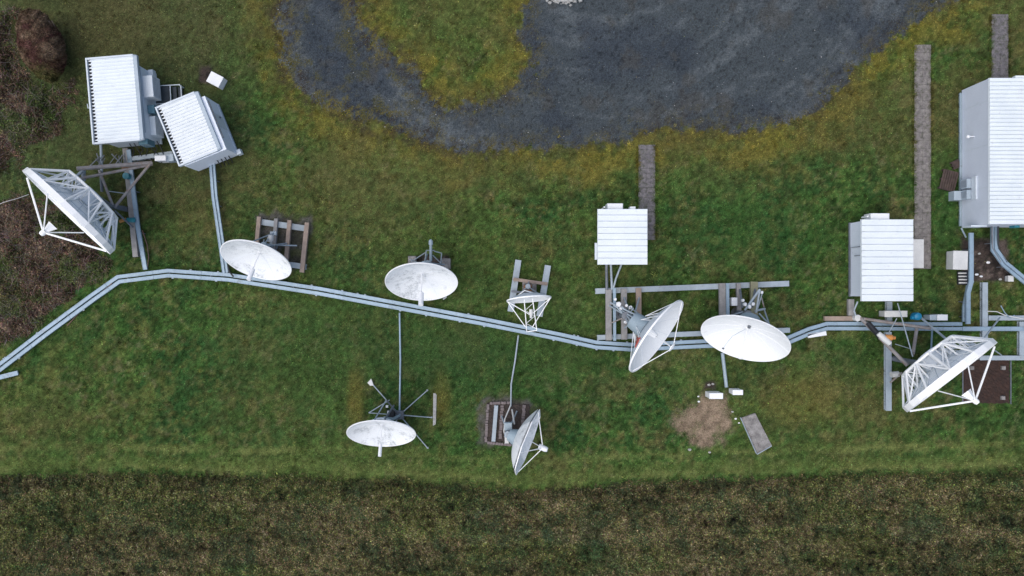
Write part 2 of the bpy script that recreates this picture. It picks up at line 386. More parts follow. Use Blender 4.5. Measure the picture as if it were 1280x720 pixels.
def ground_material():
    m = bpy.data.materials.new('ground_surface'); m.use_nodes = True; nt = m.node_tree; b = nt.nodes['Principled BSDF']
    at = nt.nodes.new('ShaderNodeAttribute'); at.attribute_name = 'tint'
    ge = nt.nodes.new('ShaderNodeNewGeometry'); co = ge.outputs['Position']
    s1 = maprange(nt, nz(nt, 9, 4, .75, co), .3, .7, .55, 1.45)
    s2 = maprange(nt, nz(nt, 30, 3, .8, co), .3, .7, .55, 1.45)
    c = mixc(nt, 1, at.outputs['Color'], s1, 'MULTIPLY'); c = mixc(nt, 1, c, s2, 'MULTIPLY')
    nt.links.new(c, b.inputs['Base Color']); b.inputs['Roughness'].default_value = .95; b.inputs['Specular IOR Level'].default_value = .03
    bp = nt.nodes.new('ShaderNodeBump'); bp.inputs['Strength'].default_value = .9; bp.inputs['Distance'].default_value = .05
    nt.links.new(nz(nt, 18, 5, .8, co), bp.inputs['Height']); nt.links.new(bp.outputs[0], b.inputs['Normal'])
    return m
M['ground'] = ground_material()
def np_mesh(name, V, F, tint, m, percorner=False):
    me = bpy.data.meshes.new(name); nv, nf, k = len(V), len(F), F.shape[1]
    me.vertices.add(nv); me.vertices.foreach_set('co', V.astype(np.float32).ravel())
    me.loops.add(nf * k); me.loops.foreach_set('vertex_index', F.astype(np.int32).ravel())
    me.polygons.add(nf); me.polygons.foreach_set('loop_start', np.arange(0, nf * k, k, dtype=np.int32))
    me.update(calc_edges=True)
    a = me.attributes.new('tint', 'FLOAT_COLOR', 'POINT')
    a.data.foreach_set('color', np.c_[tint, np.ones(len(tint))].astype(np.float32).ravel())
    me.materials.append(m)
    o = bpy.data.objects.new(name, me); COL.objects.link(o); return o
V = np.stack([X, Y, Z], -1).reshape(-1, 3); T = C.reshape(-1, 3)
for k, nm, lab in ((0, 'ground', None), (1, 'gravel_yard', None), (2, 'field', None), (4, 'bare_soil', None), (5, 'gravel_pad', None), (6, 'earth_bed', None)):
    F = quads[kind == k]; u, inv = np.unique(F, return_inverse=True)
    o = np_mesh(nm, V[u], inv.reshape(-1, 4), T[u], M['ground']); tag(o, kind='structure')

# ------------------------------------------------------------------ grass, rough growth, brambles, stones: stuff nobody could count
def leaf_material(name, rough=.7):
    m = bpy.data.materials.new(name); m.use_nodes = True; nt = m.node_tree; b = nt.nodes['Principled BSDF']
    at = nt.nodes.new('ShaderNodeAttribute'); at.attribute_name = 'tint'
    ge = nt.nodes.new('ShaderNodeNewGeometry')
    c = mixc(nt, 1, at.outputs['Color'], maprange(nt, nz(nt, 14, 2, .6, ge.outputs['Position']), .3, .7, .8, 1.2), 'MULTIPLY')
    nt.links.new(c, b.inputs['Base Color']); b.inputs['Roughness'].default_value = rough; b.inputs['Specular IOR Level'].default_value = .04
    return m
M['leaf'] = leaf_material('plant_leaf')
def blades(x, y, z, L, W, tilt, col):
    """one pointed blade (triangle) for each point"""
    n = len(x); a = rng.random(n) * 2 * np.pi
    dx, dy = np.cos(a), np.sin(a); ct, st = np.cos(tilt), np.sin(tilt)
    b0 = np.stack([x - dy * W / 2, y + dx * W / 2, z], -1); b1 = np.stack([x + dy * W / 2, y - dx * W / 2, z], -1)
    t = np.stack([x + dx * L * st, y + dy * L * st, z + L * ct], -1)
    V = np.stack([b0, b1, t], 1).reshape(-1, 3); F = np.arange(3 * n).reshape(n, 3)
    return V, F, np.repeat(col, 3, 0)
def leaves(x, y, z, L, W, tilt, col):
    """one diamond leaf for each point, tilt 0 is flat"""
    n = len(x); a = rng.random(n) * 2 * np.pi; dx, dy = np.cos(a), np.sin(a)
    ct, st = np.cos(tilt), np.sin(tilt); roll = (rng.random(n) - .5) * .9
    p = np.stack([x, y, z], -1); u = np.stack([dx * ct, dy * ct, st], -1); v = np.stack([-dy * np.cos(roll), dx * np.cos(roll), np.sin(roll)], -1)
    L = L[:, None]; W = W[:, None]
    V = np.stack([p - u * L / 2, p + v * W / 2, p + u * L / 2, p - v * W / 2], 1).reshape(-1, 3)
    return V, np.arange(4 * n).reshape(n, 4), np.repeat(col, 4, 0)
def jitter(c, amt, hue=.12):
    n = len(c); k = np.exp(rng.normal(0, amt, (n, 1))); h = 1 + rng.normal(0, hue, (n, 3)); return np.clip(c * k * h, .004, .8)
XR, YR = 34.5, 20.0
# clear areas where no grass grows (pads, pavers, slabs)
PADS = []          # list of pixel polygons at ground level
PADS += [[(798, 181), (819, 181), (820, 300), (799, 300)], [(1142.5, 56), (1164, 56), (1163, 336), (1142, 336)], [(1239, 18), (1260, 18), (1260, 100), (1239, 100)],
         [(926, 522), (943.4, 516), (964.3, 556.5), (946.4, 567)], [(1203, 448), (1263, 448), (1263, 505), (1203, 505)], [(607, 500), (664, 503), (664, 556), (605, 554)]]
def inpads(x, y, m=0.03):
    r = np.zeros(x.shape, bool)
    for q in PADS: r |= polysd(x, y, q) > -m
    return r
def scatter(n): return rng.uniform(-XR, XR, n), rng.uniform(-YR, YR, n)
# lawn
x, y = scatter(950000); Cc, g1, f1, b1, s1 = ground_colour(x, y)
dens = np.where(g1 > .0, .10 + .0 * g1, 1.0); dens = np.where(g1 > 1.0, .012, dens); dens = np.where(s1 > 0, .10, dens)
dens = dens * np.where((f1 > .1) | (b1 > .5), 0, 1)
pa_, pb2 = padf(x, y); pm = np.maximum(pa_, pb2); dens = dens * np.where(pm > 0, .05, np.where(pm > -.25, .5, 1))
ok = (rng.random(len(x)) < dens) & ~inpads(x, y)
x, y, g1 = x[ok], y[ok], g1[ok]; lc = lawn_colour(x, y, *fields(x, y)); lc = np.where((g1 > 0)[:, None], A3(.10, .09, .026), lc)
n = len(x)
hh = .04 + .09 * fbm(x, y, .9, 200, 3) * rng.random(n) ** .5
V1, F1, T1 = blades(x, y, np.full(n, -.01), hh * rng.uniform(.7, 1.7, n), rng.uniform(.015, .045, n), rng.uniform(.5, 1.45, n), jitter(lc * 1.08, .52, .12))
NC = 5200; qx, qy = scatter(NC); qf = fields(qx, qy); qp = np.maximum(*padf(qx, qy))
kk = (qf[0] < .5) & (qf[1] < .3) & (qf[2] < .8) & (qf[3] < 0) & (qp < .0) & ~inpads(qx, qy) & (rng.random(NC) < .25 + .75 * sstep(.45, .6, fbm(qx, qy, .5, 250, 3)) + (qf[0] > -1.2))
qx, qy = qx[kk], qy[kk]
for e0, e1, num in (((798, 181), (798, 262), 70), ((819.5, 181), (819.5, 300), 100), ((1142.3, 56), (1142.3, 270), 170), ((1164, 56), (1164, 336), 230), ((1238.6, 18), (1238.6, 95), 60), ((1260.6, 18), (1260.6, 95), 60)):
    t = rng.random(num); a_ = P(*e0); b_ = P(*e1); qx = np.r_[qx, a_.x + (b_.x - a_.x) * t + rng.normal(0, .04, num)]; qy = np.r_[qy, a_.y + (b_.y - a_.y) * t]
NB = 26; cs_ = rng.uniform(.6, 1.25, len(qx)); X2 = np.repeat(qx, NB) + rng.normal(0, .055, len(qx) * NB); Y2 = np.repeat(qy, NB) + rng.normal(0, .055, len(qx) * NB)
lc2 = np.repeat(lawn_colour(qx, qy, *fields(qx, qy)) * np.exp(rng.normal(.12, .30, (len(qx), 1))) * A3(1.08, 1.0, .9), NB, 0); n2_ = len(X2)
Va, Fa, Ta = blades(X2, Y2, np.full(n2_, -.01), rng.uniform(.10, .24, n2_) * np.repeat(cs_, NB), rng.uniform(.015, .035, n2_), rng.uniform(.3, 1.3, n2_), jitter(lc2, .3, .08))
Fa = Fa + len(V1); V1 = np.r_[V1, Va]; F1 = np.r_[F1, Fa]; T1 = np.r_[T1, Ta]
o = np_mesh('grass', V1, F1, T1, M['leaf']); tag(o, 'short mixed green and olive grass covering the lawn around the antennas', 'grass', kind='stuff')
# rough field
n = 430000; x = rng.uniform(-XR, XR, n); y = rng.uniform(-YR, -10.5, n); fdv = fields(x, y)[1]; ok = fdv > -.35 + rng.random(n) ** .6 * .55; x, y, fdv = x[ok], y[ok], fdv[ok]; n = len(x)
pal = np.array([(.088, .078, .040), (.062, .076, .030), (.120, .100, .056), (.105, .074, .048), (.042, .056, .030), (.105, .108, .038), (.14, .12, .075)])
cl = fbm(x, y, 1.3, 210, 3); ch = (cl * 1.0 + rng.normal(0, .16, n)); ix = np.clip(np.searchsorted([.34, .46, .56, .60, .68, .80], ch), 0, 6)
order = np.array([4, 1, 0, 3, 2, 5, 6]); colr = pal[order[ix]]
colr = lerp(colr, A3(.030, .056, .030), sstep(.68, .78, fbm(x, y, .5, 215, 3)) * .45)
sk = fbm(x * .22, y * 1.3, 1.0, 230, 4); colr = colr * A3(1.0, .98, .93) * (1 + 1.1 * (sk - .5) + 2.3 * (fbm(x, y, 4.0, 235, 3, .8) - .5))[:, None]; colr = lerp(colr, colr * A3(.86, 1.0, .80), sstep(.42, .6, fbm(x * .3, y, .5, 238, 3)))
z = field_h(x, y, fdv) * .6 + rng.random(n) * (.05 + .16 * fbm(x, y, 1.8, 130, 3))
V1, F1, T1 = leaves(x, y, z, rng.uniform(.06, .17, n), rng.uniform(.03, .085, n), rng.uniform(-.9, .9, n), jitter(colr * 1.02, .36, .08) * np.where(fdv < .5, .75, 1)[:, None])
o = np_mesh('rough_vegetation', V1, F1, T1, M['leaf']); tag(o, 'rough brown and green weedy growth of the unmown field below the lawn', 'weeds', kind='stuff')
# brambles at the left
n = 420000; x = rng.uniform(-XR - 1, -24, n); y = rng.uniform(-6, 20, n); b1 = fields(x, y)[2]; ok = b1 > -.35 + rng.random(n) * .7; x, y, b1 = x[ok], y[ok], b1[ok]; n = len(x)
pal = np.array([(.052, .058, .030), (.080, .056, .042), (.066, .048, .046), (.108, .088, .062), (.050, .076, .027), (.13, .115, .08), (.115, .045, .042)])
ch = fbm(x, y, 1.0, 220, 3) + rng.normal(0, .15, n); ix = np.clip(np.searchsorted([.36, .46, .55, .63, .70, .80], ch), 0, 6); colr = pal[np.array([4, 0, 1, 2, 3, 5, 5])[ix]]
rd = P(10, 362); colr = colr * (1 + 2.2 * (fbm(x, y, 2.2, 240, 4, .8) - .5))[:, None] * A3(1.28, 1.06, 1.02); colr = lerp(colr, A3(.060, .095, .028), sstep(.54, .64, fbm(x, y, .55, 245, 3)) * .8)
rr = np.exp(-(((x - rd.x) / 1.7) ** 2 + ((y - rd.y) / 1.0) ** 2)); colr = lerp(colr, A3(.125, .045, .042), rr * .7 * rng.random(n))
z = bramble_h(x, y, b1) * .75 + rng.random(n) ** 1.5 * (.08 + .40 * sstep(-.3, 1.0, b1))
V1, F1, T1 = leaves(x, y, z, rng.uniform(.06, .16, n), rng.uniform(.03, .08, n), rng.uniform(-1.0, 1.0, n), jitter(colr * .95, .36, .09))
m_ = rng.random(n) < .05; k = m_.sum()       # arching stems
V2, F2, T2 = blades(x[m_], y[m_], z[m_], rng.uniform(.4, .9, k), rng.uniform(.012, .025, k), rng.uniform(.9, 1.5, k), jitter(np.tile(A3(.13, .11, .10), (k, 1)), .3))
o = np_mesh('bramble_thicket', V1, F1, T1, M['leaf']); tag(o, 'tangled brown and purplish bramble thicket along the left edge', 'brambles', kind='stuff')
st = np_mesh('bare_stems', V2, F2, T2, M['leaf']); tag(st, 'thin bare grey stems sticking out of the brambles', 'stems', kind='stuff')
# loose stones on the gravel
n = 130000; x = rng.uniform(-18, 30, n); y = rng.uniform(8, YR, n); g1 = fields(x, y)[0]; ok = g1 > .05; x, y, g1 = x[ok], y[ok], g1[ok]; n = len(x)
cc = gravel_colour(x, y); cc = jitter(cc * 1.0, .20, .02); bl = rng.random(n) < .0015; cc[bl] = (.42, .43, .44)
sz = rng.uniform(.025, .06, n) * np.where(rng.random(n) < .01, 1.5, 1)
V1, F1, T1 = leaves(x, y, .018 + sz * .3, sz * 1.4, sz, rng.uniform(-.5, .5, n), cc)
# give every stone a body: an octahedron
c0 = V1.reshape(n, 4, 3); ctr = c0.mean(1); top = ctr + np.stack([sz * 0, sz * 0, sz * .45], -1); V8 = np.concatenate([c0, top[:, None]], 1).reshape(-1, 3)
F8 = (np.arange(n)[:, None, None] * 5 + np.array([[0, 1, 4], [1, 2, 4], [2, 3, 4], [3, 0, 4]])[None]).reshape(-1, 3)
o = np_mesh('gravel', V8, F8, np.repeat(cc, 5, 0), M['leaf']); tag(o, 'dark blue grey loose gravel covering the yard', 'gravel', kind='stuff')
# clods and pebbles on the bare soil
n = 9000; x = rng.uniform(9, 15, n); y = rng.uniform(-11, -6, n); s1 = fields(x, y)[3]; ok = s1 > -.25 + rng.random(n) * .5; x, y = x[ok], y[ok]; n = len(x)
cc = jitter(np.tile(A3(.24, .185, .135), (n, 1)), .25, .04); sz = rng.uniform(.015, .045, n)
V1, F1, T1 = leaves(x, y, .01 + sz * .3, sz * 1.5, sz, rng.uniform(-.5, .5, n), cc); c0 = V1.reshape(n, 4, 3); top = c0.mean(1) + np.stack([sz * 0, sz * 0, sz * .5], -1)
V8 = np.concatenate([c0, top[:, None]], 1).reshape(-1, 3); F8 = (np.arange(n)[:, None, None] * 5 + np.array([[0, 1, 4], [1, 2, 4], [2, 3, 4], [3, 0, 4]])[None]).reshape(-1, 3)
o = np_mesh('soil_clods', V8, F8, np.repeat(cc, 5, 0), M['leaf']); tag(o, 'light brown clods scattered on the bare soil patch', 'clods', kind='stuff')

# ------------------------------------------------------------------ paths and pads
def paved(name, x0, x1, y0, y1, rows, cols, m, seed):
    r = random.Random(seed); b = MB(); p0 = P(x0, y1); p1 = P(x1, y0)
    W_ = (p1.x - p0.x) / cols; L_ = (p1.y - p0.y) / rows
    for i in range(cols):
        for j in range(rows):
            dz = r.uniform(-.012, .012); gx_ = .004
            b.box(p0.x + i * W_ + gx_ + r.uniform(-.01, .01), p0.x + (i + 1) * W_ - gx_, p0.y + j * L_ + gx_, p0.y + (j + 1) * L_ - gx_, -.03, .045 + dz, .006)
    o = b.build(name, m); tag(o, kind='structure'); return o
paved('paved_path', 798, 819, 181, 300, 20, 2, 'paver', 1)
paved('paved_path', 1142.5, 1163.5, 56, 336, 28, 2, 'paverlight', 2)
paved('paved_path', 1239, 1260, 18, 120, 12, 2, 'paver', 3)

def flatpad(name, poly, m, z=.03, kindof='structure', bump=0.03):
    q = [P(a, b) for a, b in poly]; b = MB(); N = 26; vs = []; fs = []
    r = random.Random(len(poly) + int(poly[0][0]))
    for i in range(N + 1):
        for j in range(N + 1):
            u, v = i / N, j / N
            p = (q[0] * (1 - u) + q[1] * u) * (1 - v) + (q[3] * (1 - u) + q[2] * u) * v
            e = min(u, v, 1 - u, 1 - v)
            wob = r.uniform(-.06, .06) if e == 0 else 0
            vs.append((p.x + wob, p.y + wob * r.choice((-1, 1)), (z + r.uniform(-bump, bump) if e > 0 else -.03)))
    for i in range(N):
        for j in range(N):
            a = i * (N + 1) + j; fs.append((a, a + N + 1, a + N + 2, a + 1))
    b.add(vs, fs); o = b.build(name, m, smooth=False); return tag(o, kind='structure')
flatpad('earth_bed', [(608, 502), (663, 505), (663, 553), (606, 553)], 'padsoil', .05)
flatpad('planting_bed', [(1203, 448), (1263, 448), (1263, 505), (1203, 505)], 'redsoil', .05)
# brick edging of the earth beds
b = MB(); r = random.Random(5)
def brickrow(b, a, c, n, w=.16):
    a = P(*a); c = P(*c)
    for i in range(n):
        t0 = (i + .06) / n; t1 = (i + .94) / n; p = a.lerp(c, t0); q = a.lerp(c, t1); j = r.uniform(-.02, .02)
        b.bar((p.x + j, p.y + j, .055 + r.uniform(-.01, .01)), (q.x + j, q.y - j, .055 + r.uniform(-.01, .01)), w, .12)
brickrow(b, (610, 505), (607, 552), 14); brickrow(b, (609, 553), (640, 556), 9); brickrow(b, (612, 504), (640, 503), 8)
tag(b.build('brick_edging', 'brick'), 'low brick edging around the earth bed behind the lower right dish', 'edging')
for px in (628, 655):
    b = MB(); brickrow(b, (px, 506), (px - 3, 548), 12, .2)
    tag(b.build('brick_row', 'brick'), 'row of old bricks set in the earth bed ' + ('beside the pale steel bar' if px == 628 else 'nearest the lower right dish'), 'bricks')

b = MB(); b.prism([P(926, 522)[:2], P(946.4, 567)[:2], P(964.3, 556.5)[:2], P(943.4, 516)[:2]], -.02, .10, .015)
sl_ = b.build('concrete_slab', 'concrete'); tag(sl_, 'weathered grey concrete slab lying on the grass beside the bare soil', 'slab')
b = MB(); a, c = P(925.5, 521.5), P(945.5, 566.5); b.bar((a.x - .03, a.y, .08), (c.x - .03, c.y, .08), .04, .14); e = P(963.5, 556); b.bar((c.x, c.y - .04, .08), (e.x, e.y - .04, .08), .05, .14)
b.build('edge_strip', 'galv', sl_)
sl_['_rz'] = 0.0

def fix_child(o):  # parts of mesh-rooted things keep world placement
    pass
for (a, c) in ((1215.5, 460), (1255, 460), (1215.5, 498), (1254.5, 497.5)):
    p = P(a, c, .2); b = MB(); b.box(p.x - .12, p.x + .12, p.y - .12, p.y + .12, 0, .22, .03)
    q = 'left' if a < 1230 else 'right'; v_ = 'upper' if c < 480 else 'lower'
    o = b.build('footing_block', 'concrete'); tag(o, 'small pale concrete footing block, the %s %s of four on the red brown bed' % (v_, q), 'footing block', 'footing blocks on the red brown bed')
b = MB()
for i in range(5):
    a, c = P(1203, 449), P(1262, 449); b.bar((a.x, a.y + .0, .03), (c.x, c.y, .03), .05, .06) if i == 0 else None
a, c = P(1203, 449), P(1203, 505); b.bar((a.x, a.y, .03), (c.x, c.y, .03), .05, .06)
a, c = P(1263, 449), P(1263, 505); b.bar((a.x, a.y, .03), (c.x, c.y, .03), .05, .06)
tag(b.build('bed_edging', 'steel'), 'thin dark edging strip around the red brown bed', 'edging')

# ------------------------------------------------------------------ beams lying on the ground
def beam(a, c, w, h, m, label, z0=0.0, name='ground_beam', group=None):
    a = P(*a, z0 + h); c = P(*c, z0 + h); b = MB()
    if m in ('galv', 'tray'):     # I-section: two flanges and a web
        t = .02
        b.bar((a.x, a.y, z0 + h - t / 2), (c.x, c.y, z0 + h - t / 2), w, t); b.bar((a.x, a.y, z0 + t / 2), (c.x, c.y, z0 + t / 2), w, t)
        b.bar((a.x, a.y, z0 + h / 2), (c.x, c.y, z0 + h / 2), w * .35, h - 2 * t)
        d = (c - a); L = d.length; d.normalize(); n = int(L / 1.3)
        nn = Vector((-d.y, d.x, 0))
        for i in range(n + 1):     # bolt heads and lifting slots on the flange
            p = a + d * (.12 + (L - .24) * i / max(n, 1))
            for s in (-1, 1):
                q = p + nn * s * w * .33; b.lathe((q.x, q.y, z0 + h), (0, 0, 1), [(.0, .012), (.018, .012), (.018, -.002)], 6)
    else:
        d = (c - a).normalized(); nn = Vector((-d.y, d.x, 0)) * w / 2
        b.prism([(a + nn)[:2], (a - nn)[:2], (c - nn)[:2], (c + nn)[:2]], z0, z0 + h, .012)
    o = b.build(name, m); tag(o, label, 'beam', group); return o
# under dish B (small, upper left)
beam((323.6, 270.7), (319.3, 318), .24, .22, 'timber', 'brown timber baulk, leftmost of the four under the upper left round dish', .24, 'timber_baulk', 'timbers under the upper left round dish')
beam((344.8, 273), (341, 322), .22, .22, 'greytimber', 'grey brown timber baulk, second from left behind the upper left round dish', .24, 'timber_baulk', 'timbers under the upper left round dish')
beam((361.6, 275), (357, 329), .24, .22, 'timber', 'brown timber baulk, third from left behind the upper left round dish', .24, 'timber_baulk', 'timbers under the upper left round dish')
beam((383.6, 278), (377, 340.5), .27, .22, 'timber', 'long brown timber baulk, rightmost of the four beside the upper left round dish', .24, 'timber_baulk', 'timbers under the upper left round dish')
beam((327, 277.5), (382, 285.5), .36, .24, 'galv', 'pale steel beam carrying the upper ends of the four timbers', 0, 'steel_beam')
beam((322, 325.5), (382, 333.5), .34, .24, 'galv', 'pale steel beam under the lower ends of the four timbers', 0, 'steel_beam')
# under dish D
beam((648, 325), (638.2, 389.5), .38, .26, 'galv', 'pale grey steel rail left of the small edge-on dish', 0, 'steel_beam')
beam((685, 331.7), (674.3, 395.5), .38, .26, 'galv', 'pale grey steel rail right of the small edge-on dish', 0, 'steel_beam')
beam((641.6, 349), (684.5, 355), .20, .12, 'timber', 'thin brown timber crossing the two rails behind the small edge-on dish', .26, 'timber_baulk')
beam((639, 364), (681, 369), .14, .12, 'steel', 'dark steel bar crossing the two rails under the small edge-on dish', .26, 'steel_bar')
b = MB(); p, q = P(653, 367), P(670.5, 351.5); b.box(p.x, q.x, p.y, q.y, -.02, .3, .03)
tag(b.build('concrete_block', 'concrete'), 'square brownish concrete block between the two pale rails', 'concrete block')
# under F
beam((620.3, 507), (616.7, 552), .24, .22, 'galv', 'short pale steel bar on the earth bed left of the lower right dish', .03, 'steel_beam')
# grid under H and I
beam((744.5, 364), (986.5, 354.4), .34, .26, 'galv', 'long pale steel beam, upper one of the grid below the middle shelter', 0, 'steel_beam')
beam((746.7, 422), (987.5, 412.7), .30, .26, 'galv', 'long pale steel beam, lower one of the grid just above the cable tray', 0, 'steel_beam')
beam((760.8, 361.5), (761, 425.5), .36, .22, 'greytimber', 'wide grey sleeper at the left end of the steel grid', .262, 'timber_baulk')
beam((780, 361), (780.5, 424.5), .36, .22, 'greytimber', 'grey sleeper, second from left on the steel grid', .262, 'timber_baulk')
beam((798.4, 360), (799, 422), .32, .22, 'timber', 'brown sleeper behind the hub of the dish with the grey drum', .262, 'timber_baulk')
beam((903, 354), (904, 418), .38, .22, 'greytimber', 'wide grey sleeper left of the small white enclosure on the grid', .262, 'timber_baulk')
beam((923.5, 354), (925, 416), .26, .22, 'greytimber', 'narrow grey sleeper right of the small white enclosure on the grid', .262, 'timber_baulk')
beam((943, 352), (943, 415), .44, .24, 'mossybeam', 'mossy yellowish sleeper at the right end of the steel grid', .262, 'timber_baulk')
# right hand side
beam((1031, 398.2), (1066, 398.2), .28, .24, 'timber', 'brown timber beam just above the cable tray left of the mid right shelter', 0, 'timber_baulk')
beam((1064.3, 374), (1064.3, 394.6), .36, .24, 'greytimber', 'short grey timber below the lower left corner of the mid right shelter', 0, 'timber_baulk')
beam((1112, 377), (1112, 401), .34, .24, 'galv', 'short steel beam coming out below the mid right shelter', 0, 'steel_beam')
beam((1111, 415), (1111, 513.5), .36, .26, 'galv', 'long pale steel beam standing off the left side of the right truss antenna', 0, 'steel_beam')
beam((1231.5, 353), (1231.5, 426), .34, .26, 'galv', 'vertical grey steel beam crossing under the cable tray at the far right', 0, 'steel_beam')
beam((1236, 397.5), (1290, 397.5), .30, .24, 'galv', 'grey steel beam just above the cable tray at the right edge', 0, 'steel_beam')
beam((1278, 402), (1278, 445), .36, .24, 'galv', 'grey steel beam running down at the right edge of the photo', 0, 'steel_beam')
beam((1225, 447.5), (1290, 447.5), .28, .24, 'galv', 'grey steel beam along the upper edge of the red brown bed', 0, 'steel_beam')
# left hand side
beam((156, 185), (169, 321), .32, .30, 'greytimber', 'long mossy grey timber between the left truss antenna and the cable tray', 0, 'timber_baulk')
beam((162, 198.5), (215, 191.5), .26, .28, 'galv', 'steel beam between the two upper left shelters below the white junction box', .3, 'steel_beam')

# ------------------------------------------------------------------ cable trays
def tray(pts, strips, label, z=.20, hgt=.09, name='cable_tray', step=3.0, sup=2.6, m='tray', lastz=None):
    """pts: pixel path; strips: list of (offset, width) in metres; one cover part for each strip"""
    q = [P(a, c, z + hgt) for a, c in pts]
    root = empty(name, (q[0].x, q[0].y, 0), label, 'cable tray')
    for off, wd in strips:
        b = MB(); b.ribbon(q, wd, z, z + hgt, off)
        for e in (-1, 1): b.ribbon(q, .02, z + hgt - .001, z + hgt + .018, off + e * (wd / 2 - .014))     # raised lips
        # joint straps
        L = 0
        for i in range(len(q) - 1):
            d = (q[i + 1] - q[i]); d.z = 0; l = d.length; d.normalize(); n = Vector((-d.y, d.x, 0))
            t = step - (L % step)
            while t < l:
                p = q[i] + d * t + n * off
                b.bar((p - d * .05 + Vector((0, 0, .012))), (p + d * .05 + Vector((0, 0, .012))), wd + .02, .012)
                t += step
            L += l
        b.build('tray_cover', m, root)
        off_sign = 1 if off >= 0 else -1
        if len(pts) > 6:
            rr_ = random.Random(int(off * 100) + 50)
            for _ in range(16):
                i = rr_.randrange(len(q) - 1); t = rr_.random(); d = (q[i + 1] - q[i]); d.z = 0; p = q[i] + d * t; d.normalize(); n = Vector((-d.y, d.x, 0)); w_ = wd / 2
                o_ = off + off_sign * (w_ + .03); b = MB(); b.bar(p + n * o_ - d * .06 - Vector((0, 0, .04)), p + n * o_ + d * .06 - Vector((0, 0, .04)), .06, .05); b.build('clamp', 'galv', root)
    L = 0; ws = max(abs(o_) + w_ / 2 for o_, w_ in strips) * 2
    for i in range(len(q) - 1):
        d = (q[i + 1] - q[i]); d.z = 0; l = d.length; d.normalize(); n = Vector((-d.y, d.x, 0)); t = (sup * .4 if i == 0 else sup - (L % sup))
        while t < l:
            p = q[i] + d * t; b = MB()
            b.bar((p.x - n.x * ws / 2, p.y - n.y * ws / 2, z - .03), (p.x + n.x * ws / 2, p.y + n.y * ws / 2, z - .03), .05, .055)
            for s in (-.8, .8): b.bar((p.x + n.x * ws / 2 * s, p.y + n.y * ws / 2 * s, -.05), (p.x + n.x * ws / 2 * s, p.y + n.y * ws / 2 * s, z - .06), .05)
            b.build('support', 'steel', root); t += sup
        L += l
    return root
tray([(-12, 467), (0, 458.5), (55.5, 416), (116, 371.5), (148, 349), (210, 341.3), (285, 346.5), (400, 364), (500, 382.5), (600, 401), (700, 421), (745, 431), (790, 434.0), (880, 429.6), (985, 428)],
     [(.150, .225), (-.155, .225)], 'long twin cable tray with pale blue covers winding across the whole lawn')
tray([(-12, 474.5), (22, 466)], [(0, .28)], 'short stub of pale cable tray at the left edge below the long tray')
tray([(986, 425), (1012, 414), (1034, 407.6), (1060, 407.6), (1130, 407.9), (1203, 408)], [(.150, .225), (-.150, .225)], 'twin cable tray running right past the right truss antenna from the bend')
tray([(1203.5, 411), (1295, 411)], [(0, .27)], 'single pale cable tray continuing to the right edge')
tray([(1010, 420), (1033, 416.5)], [(0, .26)], 'short bright white tray cover lying beside the bend of the tray', m='white', z=.2)
tray([(160.5, 187), (166, 235), (172, 284), (181.5, 337)], [(0, .26)], 'narrow cable tray from the large upper left shelter down to the long tray', z=.5)
tray([(265, 205), (268, 245), (276, 300), (281.5, 341)], [(.105, .15), (-.10, .17)], 'twin narrow cable tray from the tilted shelter down to the long tray', z=.44)
tray([(1214.3, 291), (1214.3, 352), (1210.5, 366), (1210.5, 405)], [(0, .27)], 'pale cable tray running down from the big right shelter', z=.62, hgt=.1)
tray([(1210.8, 357), (1205.8, 384), (1205.5, 402)], [(0, .22)], 'short cable tray splitting off beside the tray of the big right shelter', z=.45)
tray([(1243, 283), (1243, 312), (1256, 330), (1300, 366)], [(.12, .20), (-.11, .18)], 'bundle tray bending diagonally to the right edge below the big shelter', z=.55)
tray([(768, 360), (768.4, 426)], [(0, .18)], 'thin cable tray running down the left part of the steel grid', z=.50)
tray([(909.5, 354), (910.5, 424)], [(0, .19)], 'thin cable tray beside the small white enclosure on the grid', z=.50)

def conduit(pts, r_, label, m='galv', zs=None, name='conduit', cat='conduit'):
    b = MB(); zs = zs or [.12] * len(pts); b.tube([P(a, c, z) for (a, c), z in zip(pts, zs)], r_, 8)
    o = b.build(name, m, smooth=True); return tag(o, label, cat)
conduit([(499.5, 391), (500.5, 450), (499.5, 513)], .055, 'straight pale pipe from the long tray to the spider mount dish', 'tray', [.3, .12, .15])
conduit([(648, 419), (644, 450), (639, 480), (638.5, 508)], .05, 'weathered pipe from the long tray to the lower right dish', 'galv', [.3, .12, .1, .12])
conduit([(903, 441), (905.5, 462), (908, 484)], .11, 'grey pipe from the tray down to the two white cabinets', 'hub', [.2, .12, .12])
conduit([(140, 354), (128, 364), (112, 378), (96, 394), (84, 407)], .03, 'thin reddish cable trailing under the left end of the long tray', 'redcable', [.3, .06, .06, .06, .05], 'loose_cable', 'cable')
conduit([(178, 288), (184, 306), (186, 322), (184, 337)], .03, 'thin reddish cable beside the narrow left tray', 'redcable', [.4, .1, .08, .1], 'loose_cable', 'cable')
conduit([(36, 243), (22, 248), (4, 253), (-8, 259)], .016, 'thin pale wire running to the left edge from the left truss antenna', 'whitewarm', [.3, .6, .8, .8], 'loose_wire', 'wire')
conduit([(285, 332), (287, 340), (292, 346)], .05, 'black cable curling over the tray beside the upper left round dish', 'cable', [.6, .62, .55], 'loose_cable', 'cable')
conduit([(758, 329), (758.5, 362)], .09, 'dark ladder of cables leaving the bottom left of the middle shelter', 'steel', [.6, .5], 'cable_bundle', 'cables')
conduit([(763.5, 329), (765, 362)], .07, 'pale pipe beside the cable ladder under the middle shelter', 'galv', [.6, .5])
conduit([(777.5, 329), (770, 348), (766.5, 361)], .06, 'slanting grey pipe below the middle shelter', 'galv', [.7, .6, .5])
